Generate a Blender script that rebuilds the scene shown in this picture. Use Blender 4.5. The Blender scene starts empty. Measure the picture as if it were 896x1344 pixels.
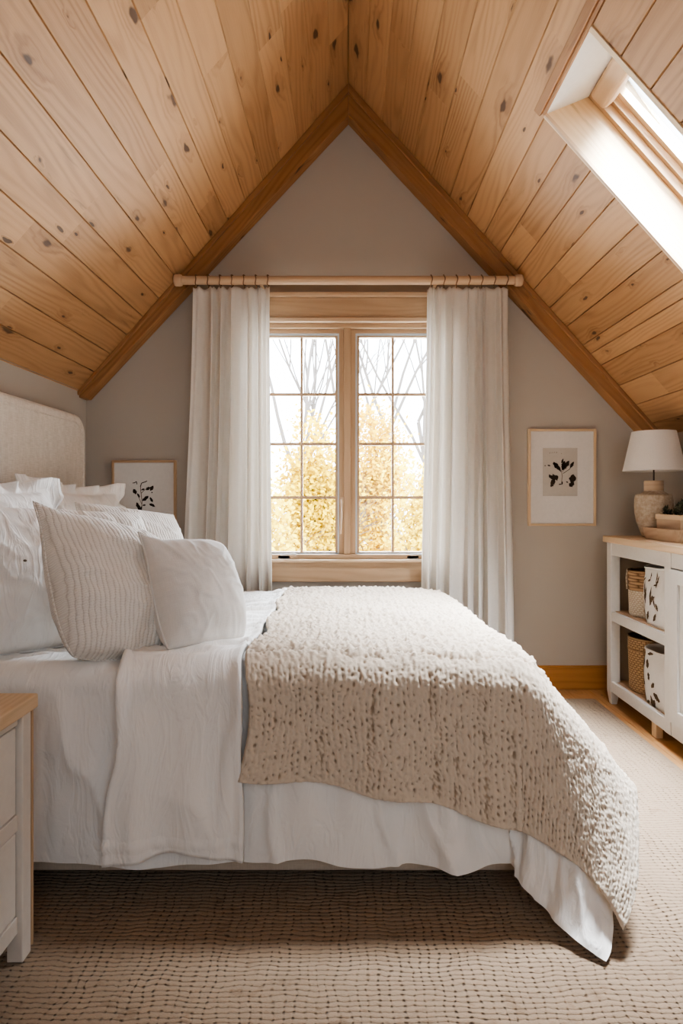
import bpy, math, random
import numpy as np
from mathutils import Vector, Matrix

random.seed(7)
rng = np.random.default_rng(7)
PI = math.pi
scn = bpy.context.scene
col = scn.collection

# ------------------------------------------------------------------ helpers
def tag(o, label=None, cat=None, group=None, kind=None):
    if label: o['label'] = label
    if cat: o['category'] = cat
    if group: o['group'] = group
    if kind: o['kind'] = kind
    return o

def empty(name, loc, label=None, cat=None, group=None, kind=None, rz=0.0):
    o = bpy.data.objects.new(name, None)
    o.empty_display_size = 0.1
    o.location = loc
    o.rotation_euler = (0, 0, rz)
    col.objects.link(o)
    return tag(o, label, cat, group, kind)

class MB:
    """collects faces and links them as one mesh object"""
    def __init__(s):
        s.v = []; s.f = []; s.uv = []; s.m = []; s.r = []; s.s = []
    def face(s, pts, g=(1, 0, 0), mat=0, rnd=0.0, smooth=False, uv=None):
        b = len(s.v)
        pts = [Vector(p) for p in pts]
        s.v += [tuple(p) for p in pts]
        s.f.append(tuple(range(b, b + len(pts))))
        if uv is None:
            n = (pts[1] - pts[0]).cross(pts[2] - pts[0])
            if n.length < 1e-12: n = Vector((0, 0, 1))
            n.normalize()
            g = Vector(g)
            u = g - n * g.dot(n)
            if u.length < 0.3:
                u = n.orthogonal()
            u.normalize()
            w = n.cross(u)
            uv = [(p.dot(u), p.dot(w)) for p in pts]
        s.uv += list(uv)
        s.m.append(mat); s.r.append(rnd); s.s.append(smooth)
    def box(s, x0, x1, y0, y1, z0, z1, g=None, M=None, mat=0, rnd=None):
        if rnd is None: rnd = random.random()
        if g is None:
            d = (x1 - x0, y1 - y0, z1 - z0)
            k = d.index(max(d)); g = [0, 0, 0]; g[k] = 1
        g = Vector(g)
        P = [Vector((x, y, z)) for x in (x0, x1) for y in (y0, y1) for z in (z0, z1)]
        if M is not None:
            P = [M @ p for p in P]; g = M.to_3x3() @ g
        for q in ((0, 1, 3, 2), (4, 6, 7, 5), (0, 4, 5, 1), (2, 3, 7, 6), (0, 2, 6, 4), (1, 5, 7, 3)):
            s.face([P[i] for i in q], g, mat, rnd)
        return s
    def prism(s, poly, y0, y1, g, mat=0, rnd=None):
        """poly: (x,z) list, extruded along y"""
        if rnd is None: rnd = random.random()
        a = sum(poly[i][0] * poly[(i + 1) % len(poly)][1] - poly[(i + 1) % len(poly)][0] * poly[i][1] for i in range(len(poly)))
        if a < 0: poly = poly[::-1]
        s.face([(x, y0, z) for x, z in poly], g, mat, rnd)
        s.face([(x, y1, z) for x, z in poly[::-1]], g, mat, rnd)
        n = len(poly)
        for i in range(n):
            (xa, za), (xb, zb) = poly[i], poly[(i + 1) % n]
            s.face([(xb, y0, zb), (xa, y0, za), (xa, y1, za), (xb, y1, zb)], g, mat, rnd)
        return s
    def lathe(s, prof, c=(0, 0, 0), n=40, mat=0, squash=(1, 1), rnd=0.0):
        """prof: (r,z) list"""
        L = 0
        for (r0, z0), (r1, z1) in zip(prof[:-1], prof[1:]):
            d = math.hypot(r1 - r0, z1 - z0)
            for i in range(n):
                a0, a1 = 2 * PI * i / n, 2 * PI * (i + 1) / n
                P = []
                for r, z, a in ((r0, z0, a0), (r0, z0, a1), (r1, z1, a1), (r1, z1, a0)):
                    P.append((c[0] + r * math.cos(a) * squash[0], c[1] + r * math.sin(a) * squash[1], c[2] + z))
                rm = max(r0, r1, .01)
                s.face(P, mat=mat, rnd=rnd, smooth=True, uv=[(a0 * rm, L), (a1 * rm, L), (a1 * rm, L + d), (a0 * rm, L + d)])
            L += d
        return s
    def tube(s, path, rad, n=8, mat=0, rnd=0.0, caps=True):
        path = [Vector(p) for p in path]
        if not hasattr(rad, '__len__'): rad = [rad] * len(path)
        rings = []; L = 0; Ls = []
        up = None
        for i, p in enumerate(path):
            t = (path[min(i + 1, len(path) - 1)] - path[max(i - 1, 0)])
            if t.length < 1e-9: t = Vector((0, 0, 1))
            t.normalize()
            if up is None: up = t.orthogonal().normalized()
            up = (up - t * up.dot(t))
            up = up.normalized() if up.length > 1e-6 else t.orthogonal().normalized()
            w = t.cross(up)
            if i: L += (p - path[i - 1]).length
            Ls.append(L)
            rings.append([p + (up * math.cos(2 * PI * k / n) + w * math.sin(2 * PI * k / n)) * rad[i] for k in range(n)])
        for i in range(len(path) - 1):
            for k in range(n):
                k2 = (k + 1) % n
                s.face([rings[i][k], rings[i][k2], rings[i + 1][k2], rings[i + 1][k]], mat=mat, rnd=rnd, smooth=True,
                       uv=[(Ls[i], k * rad[i]), (Ls[i], (k + 1) * rad[i]), (Ls[i + 1], (k + 1) * rad[i]), (Ls[i + 1], k * rad[i])])
        if caps:
            s.face(rings[0][::-1], mat=mat, rnd=rnd); s.face(rings[-1], mat=mat, rnd=rnd)
        return s
    def build(s, name, mats, parent=None, bevel=0, seg=2, merge=False, subsurf=0, solid=0, loc=None):
        me = bpy.data.meshes.new(name)
        me.from_pydata(s.v, [], s.f)
        ul = me.uv_layers.new(name='UVMap')
        ul.data.foreach_set('uv', np.array(s.uv, dtype=np.float32).ravel())
        at = me.attributes.new('rnd', 'FLOAT', 'FACE')
        at.data.foreach_set('value', np.array(s.r, dtype=np.float32))
        for m in (mats if isinstance(mats, (list, tuple)) else [mats]): me.materials.append(m)
        me.polygons.foreach_set('material_index', np.array(s.m, dtype=np.int32))
        me.polygons.foreach_set('use_smooth', np.array(s.s, dtype=bool))
        return finish(name, me, parent, bevel, seg, merge or bevel > 0, subsurf, solid, loc)

def finish(name, me, parent=None, bevel=0, seg=2, merge=False, subsurf=0, solid=0, loc=None):
    if merge:
        import bmesh
        bm = bmesh.new(); bm.from_mesh(me)
        bmesh.ops.remove_doubles(bm, verts=bm.verts, dist=1e-5)
        bm.to_mesh(me); bm.free()
    me.update()
    o = bpy.data.objects.new(name, me)
    col.objects.link(o)
    if parent is not None:
        o.parent = parent
        # geometry is authored in world space: undo the parent's placement
        M = Matrix.Translation(parent_world(parent)) @ parent.rotation_euler.to_matrix().to_4x4() if parent.type == 'EMPTY' else world_of(parent)
        o.matrix_parent_inverse = M.inverted()
    if bevel:
        b = o.modifiers.new('bevel', 'BEVEL'); b.width = bevel; b.segments = seg
        b.limit_method = 'ANGLE'; b.angle_limit = math.radians(40)
        b.harden_normals = False
    if solid:
        b = o.modifiers.new('solid', 'SOLIDIFY'); b.thickness = solid; b.offset = -1
    if subsurf:
        b = o.modifiers.new('sub', 'SUBSURF'); b.levels = subsurf; b.render_levels = subsurf
    return o

def parent_world(p): return p.location
def world_of(o): return Matrix.Identity(4)

def from_grid(name, P, UV, mat, parent=None, solid=0, subsurf=0, closed_u=False, mat_idx=None):
    """P (nu,nv,3) grid -> smooth mesh with UVs in metres"""
    nu, nv = P.shape[:2]
    me = bpy.data.meshes.new(name)
    idx = np.arange(nu * nv).reshape(nu, nv)
    q = np.stack([idx[:-1, :-1], idx[1:, :-1], idx[1:, 1:], idx[:-1, 1:]], -1).reshape(-1, 4)
    me.vertices.add(nu * nv); me.vertices.foreach_set('co', P.astype(np.float32).ravel())
    me.loops.add(q.size); me.loops.foreach_set('vertex_index', q.ravel().astype(np.int32))
    me.polygons.add(len(q))
    me.polygons.foreach_set('loop_start', np.arange(0, q.size, 4, dtype=np.int32))
    me.update(calc_edges=True)
    me.polygons.foreach_set('use_smooth', np.ones(len(q), dtype=bool))
    ul = me.uv_layers.new(name='UVMap')
    ul.data.foreach_set('uv', UV.reshape(-1, 2)[q.ravel()].astype(np.float32).ravel())
    me.materials.append(mat)
    me.validate()
    return finish(name, me, parent, solid=solid, subsurf=subsurf)

# numpy noise ------------------------------------------------------
_perm = np.random.default_rng(3).random((256, 256))
def vnoise(x, y, seed=0):
    x = np.asarray(x, float) + seed * 17.31; y = np.asarray(y, float) + seed * 9.77
    xi = np.floor(x).astype(int); yi = np.floor(y).astype(int)
    fx = x - xi; fy = y - yi
    fx = fx * fx * fx * (fx * (fx * 6 - 15) + 10); fy = fy * fy * fy * (fy * (fy * 6 - 15) + 10)
    g = lambda i, j: _perm[i % 256, j % 256]
    a = g(xi, yi) * (1 - fx) + g(xi + 1, yi) * fx
    b = g(xi, yi + 1) * (1 - fx) + g(xi + 1, yi + 1) * fx
    return (a * (1 - fy) + b * fy) * 2 - 1
def fbm(x, y, seed=0, o=3):
    r = 0; a = 1; t = 0
    for k in range(o):
        r = r + a * vnoise(x * 2 ** k, y * 2 ** k, seed + k * 5); t += a; a *= .5
    return r / t
def ridge(x, y, seed=0):
    """sharp wrinkle ridges 0..1"""
    return (1 - np.abs(vnoise(x, y, seed))) ** 3
def sstep(a, b, x):
    t = np.clip((np.asarray(x, float) - a) / (b - a), 0, 1); return t * t * (3 - 2 * t)
def grid_normals(P):
    du = np.gradient(P, axis=0); dv = np.gradient(P, axis=1)
    n = np.cross(du, dv); l = np.linalg.norm(n, axis=-1, keepdims=True)
    return n / np.maximum(l, 1e-12)

# ------------------------------------------------------------------ materials
class NT:
    def __init__(s, name):
        s.mat = bpy.data.materials.new(name); s.mat.use_nodes = True
        s.t = s.mat.node_tree; s.t.nodes.clear()
        s.out = s.n('ShaderNodeOutputMaterial')
    def n(s, t, **k):
        o = s.t.nodes.new(t)
        for a, b in k.items(): setattr(o, a, b)
        return o
    def l(s, a, b): s.t.links.new(a, b)
    def put(s, sock, v):
        if v is None: return
        if hasattr(v, 'links'): s.l(v, sock)
        else: sock.default_value = v
    def math(s, op, a, b=None, c=None, clamp=False):
        o = s.n('ShaderNodeMath', operation=op, use_clamp=clamp)
        s.put(o.inputs[0], a); s.put(o.inputs[1], b); s.put(o.inputs[2], c)
        return o.outputs[0]
    def vmath(s, op, a, b=None):
        o = s.n('ShaderNodeVectorMath', operation=op)
        s.put(o.inputs[0], a); s.put(o.inputs[1], b)
        return o.outputs[0]
    def noise(s, vec, scale=1, detail=2, rough=.5, dist=0):
        o = s.n('ShaderNodeTexNoise'); s.put(o.inputs['Vector'], vec)
        o.inputs['Scale'].default_value = scale; o.inputs['Detail'].default_value = detail
        o.inputs['Roughness'].default_value = rough; o.inputs['Distortion'].default_value = dist
        return o.outputs['Fac']
    def ramp(s, fac, a, b, lo=0., hi=1., smooth=True):
        o = s.n('ShaderNodeMapRange'); o.interpolation_type = 'SMOOTHSTEP' if smooth else 'LINEAR'
        s.put(o.inputs['Value'], fac)
        o.inputs['From Min'].default_value = a; o.inputs['From Max'].default_value = b
        o.inputs['To Min'].default_value = lo; o.inputs['To Max'].default_value = hi
        return o.outputs['Result']
    def mix(s, fac, a, b, mode='MIX'):
        o = s.n('ShaderNodeMix', data_type='RGBA', blend_type=mode)
        s.put(o.inputs[0], fac)
        s.put(o.inputs[6], a if hasattr(a, 'links') else (*a, 1)); s.put(o.inputs[7], b if hasattr(b, 'links') else (*b, 1))
        return o.outputs[2]
    def bump(s, h, strength=.3, dist=.01, normal=None):
        o = s.n('ShaderNodeBump'); s.put(o.inputs['Height'], h)
        o.inputs['Strength'].default_value = strength; o.inputs['Distance'].default_value = dist
        if normal is not None: s.l(normal, o.inputs['Normal'])
        return o.outputs[0]
    def uv(s, sx=1, sy=1, off=None):
        o = s.n('ShaderNodeTexCoord').outputs['UV']
        if off is not None: o = s.vmath('ADD', o, off)
        return s.vmath('MULTIPLY', o, (sx, sy, 1)) if (sx, sy) != (1, 1) else o
    def obj(s, sc=(1, 1, 1)):
        return s.vmath('MULTIPLY', s.n('ShaderNodeTexCoord').outputs['Object'], sc)
    def bsdf(s, color, rough=.7, normal=None, spec=.3, sheen=0, metal=0, trans=0):
        o = s.n('ShaderNodeBsdfPrincipled')
        s.put(o.inputs['Base Color'], color if hasattr(color, 'links') else (*color, 1))
        s.put(o.inputs['Roughness'], rough)
        o.inputs['Specular IOR Level'].default_value = spec
        o.inputs['Metallic'].default_value = metal
        o.inputs['Sheen Weight'].default_value = sheen
        if normal is not None: s.l(normal, o.inputs['Normal'])
        if trans:
            t = s.n('ShaderNodeBsdfTranslucent'); s.put(t.inputs['Color'], color if hasattr(color, 'links') else (*color, 1))
            m = s.n('ShaderNodeMixShader'); m.inputs[0].default_value = trans
            s.l(o.outputs[0], m.inputs[1]); s.l(t.outputs[0], m.inputs[2])
            s.l(m.outputs[0], s.out.inputs[0])
        else:
            s.l(o.outputs[0], s.out.inputs[0])
        return s.mat

def wood(name, light, dark, knot=(.06, .03, .015), knots=.5, var=.3, ring=.55, rough=.55, kscale=(2.4, 6.5), bumpy=.25, streak=.5):
    t = NT(name)
    rnd = t.n('ShaderNodeAttribute', attribute_name='rnd').outputs['Fac']
    off = t.n('ShaderNodeCombineXYZ'); t.l(t.math('MULTIPLY', rnd, 71.3), off.inputs[0]); t.l(t.math('MULTIPLY', rnd, 37.7), off.inputs[1])
    uv = t.uv(off=off.outputs[0])
    sp = t.n('ShaderNodeSeparateXYZ'); t.l(uv, sp.inputs[0])
    v = sp.outputs[1]
    # knots
    kv = t.vmath('MULTIPLY', uv, (kscale[0], kscale[1], 1))
    wob = t.noise(t.vmath('MULTIPLY', uv, (14, 40, 1)), 1, 1)
    vo = t.n('ShaderNodeTexVoronoi', feature='F1', voronoi_dimensions='2D'); t.l(kv, vo.inputs['Vector']); vo.inputs['Scale'].default_value = 1
    dist = t.math('ADD', vo.outputs['Distance'], t.math('MULTIPLY', t.math('SUBTRACT', wob, .5), .24))
    cs = t.n('ShaderNodeSeparateColor'); t.l(vo.outputs['Color'], cs.inputs[0])
    has = t.math('LESS_THAN', cs.outputs[0], knots)
    size = t.math('MULTIPLY_ADD', t.math('POWER', cs.outputs[1], 1.7), .10, .028)
    kd = t.math('DIVIDE', dist, size)
    core = t.math('MULTIPLY', t.ramp(kd, .45, 1.0, 1, 0), has)
    halo = t.math('MULTIPLY', t.ramp(kd, .8, 3.6, 1, 0), has)
    # rings
    n1 = t.noise(t.vmath('MULTIPLY', uv, (.75, 5.5, 1)), 1, 2, .45)
    ph = t.math('MULTIPLY_ADD', n1, 9.0, t.math('MULTIPLY', v, 30))
    ph = t.math('MULTIPLY_ADD', halo, 1.1, ph)
    rg = t.math('MULTIPLY_ADD', t.math('SINE', t.math('MULTIPLY', ph, 2 * PI)), .5, .5)
    rg = t.math('POWER', rg, 1.6)
    fib = t.noise(t.vmath('MULTIPLY', uv, (7, 260, 1)), 1, 3, .6)
    pat = t.noise(t.vmath('MULTIPLY', uv, (1.3, 9, 1)), 1, 2)
    f = t.math('MULTIPLY', rg, t.ramp(pat, .3, .7, .25, 1))
    f = t.math('MULTIPLY_ADD', f, ring, t.math('MULTIPLY', fib, .38))
    f = t.math('MULTIPLY_ADD', halo, .28, f)
    f = t.math('ADD', f, t.math('MULTIPLY', t.math('SUBTRACT', rnd, .5), var), clamp=True)
    c = t.mix(f, light, dark)
    st = t.noise(t.vmath('MULTIPLY', uv, (3.2, 34, 1)), 1, 4, .65, .6); sm = t.noise(t.vmath('MULTIPLY', uv, (1.1, 5, 1)), 1, 1)
    st = t.math('MULTIPLY', t.ramp(st, .56, .72), t.ramp(sm, .5, .68))
    c = t.mix(t.math('MULTIPLY', st, streak), c, tuple(x * .55 for x in dark))
    c = t.mix(t.math('MULTIPLY', core, .88), c, knot)
    h = t.math('SUBTRACT', t.math('MULTIPLY', fib, .6), t.math('MULTIPLY', rg, .35))
    return t.bsdf(c, rough, t.bump(h, bumpy, .004), spec=.25)

M = {}
M['pine'] = wood('pine_boards', (.50, .295, .150), (.25, .125, .054), knots=.62, var=.55, ring=.38)
M['beam'] = wood('pine_beam', (.36, .185, .08), (.19, .085, .032), knots=.45, var=.2, ring=.4)
M['oak'] = wood('oak_trim', (.49, .34, .215), (.34, .215, .125), knots=.12, var=.15, ring=.4)
M['base'] = wood('oak_baseboard', (.46, .225, .075), (.27, .12, .04), knots=.1, var=.15, ring=.5)
M['floor'] = wood('oak_floor', (.50, .27, .115), (.31, .155, .06), knots=.2, var=.45, ring=.4, rough=.4)
M['pale'] = wood('pale_oak', (.66, .50, .335), (.48, .34, .205), knots=0, var=.15, ring=.4)
M['rod'] = wood('maple_rod', (.58, .415, .28), (.46, .31, .19), knots=0, var=.1, ring=.2)
M['reveal'] = wood('maple_reveal', (.76, .58, .38), (.64, .45, .27), knots=.1, var=.1, ring=.5)
M['rustic'] = wood('rustic_wood', (.50, .36, .245), (.33, .22, .14), knots=.3, var=.3, ring=.5)
M['muntin'] = wood('muntin_wood', (.40, .27, .17), (.30, .19, .11), knots=0, var=.1, ring=.3)

def plaster(name, c):
    t = NT(name)
    p = t.obj()
    n = t.noise(p, 90, 4, .6); n2 = t.noise(p, 1.3, 2)
    cc = t.mix(t.ramp(n2, .3, .7), tuple(x * .985 for x in c), tuple(min(1, x * 1.015) for x in c))
    return t.bsdf(cc, .9, t.bump(n, .08, .003), spec=.1)
M['wall'] = plaster('greige_wall', (.425, .385, .335))

def linen(name, c, c2, scale=1., bump=.35, trans=0, sheen=.1, slub=.7):
    t = NT(name)
    a = t.noise(t.uv(45 * scale, 520 * scale), 1, 3, .6); b = t.noise(t.uv(520 * scale, 45 * scale), 1, 3, .6)
    f = t.math('MULTIPLY', t.math('ADD', a, b), .5)
    big = t.noise(t.uv(9 * scale, 60 * scale), 1, 2)
    ff = t.ramp(t.math('MULTIPLY_ADD', big, .2, f), .38, .82)
    return t.bsdf(t.mix(t.math('MULTIPLY', ff, slub), c, c2), .92, t.bump(f, bump, .004), spec=.1, sheen=sheen, trans=trans)
M['curtain'] = linen('curtain_linen', (.85, .81, .755), (.73, .69, .635), .7, .3, trans=.38, slub=.5)
M['headboard'] = linen('headboard_linen', (.78, .715, .635), (.52, .455, .38), .5, .6, slub=.8)
M['rail'] = linen('rail_linen', (.62, .52, .42), (.46, .37, .28), .6, .5)
M['cushion'] = linen('cushion_linen', (.76, .735, .70), (.64, .61, .57), .9, .3, slub=.5)

def cotton(name, c, b=.25):
    t = NT(name)
    n = t.noise(t.uv(22, 22), 1, 4, .6, .4); m = t.noise(t.uv(420, 420), 1, 2)
    w = t.noise(t.uv(16, 5), 1, 3, .5, 1.2)
    h = t.math('MULTIPLY_ADD', n, .5, t.math('MULTIPLY', m, .06))
    h = t.math('MULTIPLY_ADD', t.ramp(t.math('ABSOLUTE', t.math('SUBTRACT', w, .5)), 0, .12, 1, 0), .5, h)
    return t.bsdf(c, .85, t.bump(h, b, .012), spec=.12, sheen=.08)
M['cotton'] = cotton('white_cotton', (.83, .80, .765))
M['sham'] = cotton('white_sham_cotton', (.80, .77, .735), .3)

def knitpillow():
    t = NT('ribbed_knit')
    uv = t.uv()
    w = t.noise(t.uv(9, 6), 1, 2); w2 = t.noise(t.uv(60, 25), 1, 2)
    sp = t.n('ShaderNodeSeparateXYZ'); t.l(uv, sp.inputs[0])
    ph = t.math('MULTIPLY_ADD', sp.outputs[0], 76, t.math('MULTIPLY_ADD', w, 1.2, t.math('MULTIPLY', w2, .8)))
    rib = t.math('ABSOLUTE', t.math('SINE', t.math('MULTIPLY', ph, PI)))
    st = t.math('ABSOLUTE', t.math('SINE', t.math('MULTIPLY_ADD', sp.outputs[1], 150 * PI, t.math('MULTIPLY', w2, 9))))
    fuzz = t.noise(t.uv(300, 300), 1, 3)
    h = t.math('MULTIPLY_ADD', t.math('POWER', rib, .6), 1.0, t.math('MULTIPLY_ADD', st, .35, t.math('MULTIPLY', fuzz, .5)))
    c = t.mix(t.ramp(h, .2, 1.5), (.60, .55, .49), (.80, .755, .70))
    return t.bsdf(c, .95, t.bump(h, .5, .006), spec=.08, sheen=.15)
M['knitpillow'] = knitpillow()

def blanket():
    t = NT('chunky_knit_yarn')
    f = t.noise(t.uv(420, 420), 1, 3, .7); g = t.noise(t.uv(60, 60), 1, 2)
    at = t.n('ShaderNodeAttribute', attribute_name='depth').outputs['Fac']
    c = t.mix(t.ramp(at, .0, .75), (.27, .185, .115), (.72, .605, .485))  # shade in the knit's holes and grooves is painted into the yarn colour
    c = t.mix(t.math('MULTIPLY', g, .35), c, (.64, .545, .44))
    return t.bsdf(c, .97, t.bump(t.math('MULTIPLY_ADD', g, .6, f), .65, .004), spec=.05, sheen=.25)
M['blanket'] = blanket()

def rug():
    t = NT('woven_jute')
    p = t.obj()
    wn = t.n('ShaderNodeTexNoise'); t.l(p, wn.inputs['Vector']); wn.inputs['Scale'].default_value = 11; wn.inputs['Detail'].default_value = 2
    wn2 = t.n('ShaderNodeTexNoise'); t.l(p, wn2.inputs['Vector']); wn2.inputs['Scale'].default_value = 55; wn2.inputs['Detail'].default_value = 1
    q = t.vmath('ADD', p, t.vmath('MULTIPLY', t.vmath('SUBTRACT', wn.outputs['Color'], (.5, .5, .5)), (.045, .03, 0)))
    q = t.vmath('ADD', q, t.vmath('MULTIPLY', t.vmath('SUBTRACT', wn2.outputs['Color'], (.5, .5, .5)), (.008, .006, 0)))
    sp = t.n('ShaderNodeSeparateXYZ'); t.l(q, sp.inputs[0])
    cx = t.math('MULTIPLY', sp.outputs[0], 1 / .0235); cy = t.math('MULTIPLY', sp.outputs[1], 1 / .0150)
    a = t.math('ABSOLUTE', t.math('SINE', t.math('MULTIPLY', cx, PI)))
    b = t.math('ABSOLUTE', t.math('SINE', t.math('MULTIPLY', cy, PI)))
    a5 = t.math('POWER', a, .35); b5 = t.math('POWER', b, .5)
    f = t.noise(t.vmath('MULTIPLY', p, (180, 620, 1)), 1, 3)
    br = t.noise(p, 24, 2)
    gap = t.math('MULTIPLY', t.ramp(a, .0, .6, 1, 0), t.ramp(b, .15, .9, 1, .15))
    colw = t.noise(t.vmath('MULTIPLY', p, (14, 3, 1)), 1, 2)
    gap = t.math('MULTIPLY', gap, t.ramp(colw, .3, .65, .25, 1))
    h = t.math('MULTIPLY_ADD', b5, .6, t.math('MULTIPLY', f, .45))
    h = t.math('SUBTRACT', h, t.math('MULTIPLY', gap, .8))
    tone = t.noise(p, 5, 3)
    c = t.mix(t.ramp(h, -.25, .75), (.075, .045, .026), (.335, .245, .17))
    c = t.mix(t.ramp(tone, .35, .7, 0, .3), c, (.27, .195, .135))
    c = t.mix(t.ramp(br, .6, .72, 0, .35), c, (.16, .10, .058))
    return t.bsdf(c, .97, t.bump(h, .9, .008), spec=.05, sheen=.1)
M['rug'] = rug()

def plain(name, c, rough=.6, spec=.3, metal=0, nb=0, sc=60):
    t = NT(name)
    n = t.noise(t.obj(), sc, 3)
    cc = t.mix(n, tuple(x * .93 for x in c), tuple(min(1, x * 1.05) for x in c))
    return t.bsdf(cc, rough, t.bump(n, nb, .003) if nb else None, spec=spec, metal=metal)
M['white'] = plain('painted_white', (.70, .685, .655), .5)
M['greige'] = plain('painted_greige', (.62, .565, .50), .5)
M['drawer'] = plain('painted_drawer', (.66, .615, .555), .5)
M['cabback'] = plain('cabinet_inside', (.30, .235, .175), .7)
M['paper'] = plain('mat_paper', (.70, .675, .645), .9, .1)
M['print'] = plain('print_paper', (.50, .465, .42), .9, .1)
M['ink'] = plain('dark_ink', (.035, .026, .02), .9, .1)
M['ink2'] = plain('faded_ink', (.16, .13, .10), .9, .1)
M['inkbag'] = plain('brown_leaf_ink', (.10, .07, .045), .9, .1)
M['shade'] = plain('lamp_shade_fabric', (.76, .735, .70), .9, .1, sc=200)
M['metal'] = plain('dark_metal', (.06, .045, .035), .4, .5, .6)
M['grey'] = plain('grey_metal', (.62, .63, .64), .45, .5, 0)
M['strip'] = plain('weather_strip', (.50, .55, .60), .5)
M['leather'] = plain('rod_wrap', (.45, .30, .18), .7)
M['hook'] = plain('hook_cord', (.20, .12, .07), .8)
M['seagrass_rim'] = plain('dark_rim', (.12, .08, .05), .9)
M['headwhite'] = plain('white_plaster_panel', (.80, .79, .77), .8)
M['canvas'] = plain('white_canvas', (.76, .755, .74), .9, .1, nb=.2, sc=120)
M['soil'] = plain('dark_soil', (.03, .022, .015), .95)
M['succ'] = plain('dark_succulent', (.055, .06, .035), .7, sc=40)
M['bark'] = plain('grey_bark', (.17, .15, .14), .9, sc=20)
M['ground'] = plain('leafy_ground', (.55, .42, .18), .95, sc=4)
M['leafy1'] = plain('gold_leaves', (.64, .45, .015), .8, sc=3)
M['leafy2'] = plain('amber_leaves', (.66, .43, .015), .8, sc=3)
M['leafy3'] = plain('pale_yellow_leaves', (.72, .55, .06), .8, sc=3)

def weave(name, c, c2, pu, pv, b=.8):
    t = NT(name)
    sp = t.n('ShaderNodeSeparateXYZ'); t.l(t.uv(), sp.inputs[0])
    cy = t.math('MULTIPLY', sp.outputs[1], 1 / pv); row = t.math('FLOOR', cy)
    a = t.math('ABSOLUTE', t.math('SINE', t.math('MULTIPLY', t.math('MULTIPLY_ADD', row, .5, t.math('MULTIPLY', sp.outputs[0], 1 / pu)), PI)))
    bb = t.math('ABSOLUTE', t.math('SINE', t.math('MULTIPLY', cy, PI)))
    h = t.math('MULTIPLY', t.math('POWER', a, .5), t.math('POWER', bb, .5))
    n = t.noise(t.uv(90, 300), 1, 2)
    h = t.math('MULTIPLY_ADD', n, .35, h)
    return t.bsdf(t.mix(t.ramp(h, .2, 1.), c2, c), .9, t.bump(h, b, .006), spec=.1)
M['seagrass'] = weave('seagrass_weave', (.42, .28, .165), (.15, .09, .05), .022, .0115)
M['seagrass2'] = weave('brown_cord', (.38, .25, .15), (.13, .075, .04), .16, .015)
M['cordcream'] = weave('cream_cord', (.60, .53, .44), (.36, .30, .23), .02, .010, .6)

def ceramic():
    t = NT('stoneware')
    sp = t.n('ShaderNodeSeparateXYZ'); t.l(t.n('ShaderNodeTexCoord').outputs['Object'], sp.inputs[0])
    n = t.noise(t.obj(), 55, 4, .65); n2 = t.noise(t.vmath('MULTIPLY', t.obj(), (8, 8, 60)), 1, 2)
    c = t.mix(t.ramp(t.math('MULTIPLY_ADD', n2, .4, n), .45, .95), (.52, .44, .35), (.35, .27, .19))
    return t.bsdf(c, .8, t.bump(n, .4, .004), spec=.2)
M['ceramic'] = ceramic()

def glass():
    t = NT('window_glass')
    tr = t.n('ShaderNodeBsdfTransparent'); tr.inputs[0].default_value = (.98, .99, 1, 1)
    gl = t.n('ShaderNodeBsdfGlossy'); gl.inputs['Roughness'].default_value = .02
    fr = t.n('ShaderNodeFresnel'); fr.inputs[0].default_value = 1.25
    m = t.n('ShaderNodeMixShader'); t.l(fr.outputs[0], m.inputs[0]); t.l(tr.outputs[0], m.inputs[1]); t.l(gl.outputs[0], m.inputs[2])
    t.l(m.outputs[0], t.out.inputs[0])
    return t.mat
M['glass'] = glass()

# ------------------------------------------------------------------ camera
F = 837.6                       # focal length in pixels of the 896x1344 frame
HC = 1.10                       # camera height
cam = bpy.data.objects.new('camera', bpy.data.cameras.new('camera')); col.objects.link(cam)
cam.location = (0, 0, HC); cam.rotation_euler = (PI / 2, 0, 0)
cam.data.sensor_fit = 'VERTICAL'; cam.data.sensor_height = 36; cam.data.sensor_width = 24
cam.data.lens = F / 1344 * 36
cam.data.shift_x = -9 / 1344; cam.data.shift_y = -17 / 1344
cam.data.clip_start = .02
scn.camera = cam

def at(px, py, y):
    """world point seen at pixel (px,py) of the photograph at depth y"""
    return Vector(((px - 457) / F * y, y, HC + (655 - py) / F * y))

# ------------------------------------------------------------------ room shell
D = 3.70; YR = -1.7
XL, XR = -1.52, 1.77
ZA = 3.44; ML, MR = 1.14, 1.12
ZL, ZR = ZA + ML * XL, ZA - MR * XR
WX, WZ0, WZ1 = .545, .738, 2.132         # window opening

def wall_gable(name, y0, y1, hole):
    mb = MB(); g = (1, 0, 0)
    zl, zr = ZL + .02, ZR + .02
    if hole:
        mb.prism([(XL - .2, -.05), (-WX, -.05), (-WX, ZA - ML * WX + .02), (XL - .2, ZA + ML * (XL - .2) + .02)], y0, y1, g)
        mb.prism([(WX, -.05), (XR + .2, -.05), (XR + .2, ZA - MR * (XR + .2) + .02), (WX, ZA - MR * WX + .02)], y0, y1, g)
        mb.prism([(-WX, -.05), (WX, -.05), (WX, WZ0), (-WX, WZ0)], y0, y1, g)
        mb.prism([(-WX, WZ1), (WX, WZ1), (WX, ZA - MR * WX + .02), (0, ZA + .02), (-WX, ZA - ML * WX + .02)], y0, y1, g)
    else:
        mb.prism([(XL - .2, -.05), (XR + .2, -.05), (XR + .2, ZA - MR * (XR + .2) + .02), (0, ZA + .02), (XL - .2, ZA + ML * (XL - .2) + .02)], y0, y1, g)
    return tag(mb.build(name, M['wall']), kind='structure')
wall_gable('wall_back', D, D + .17, True)
wall_gable('wall_front', YR - .15, YR, False)
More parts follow.
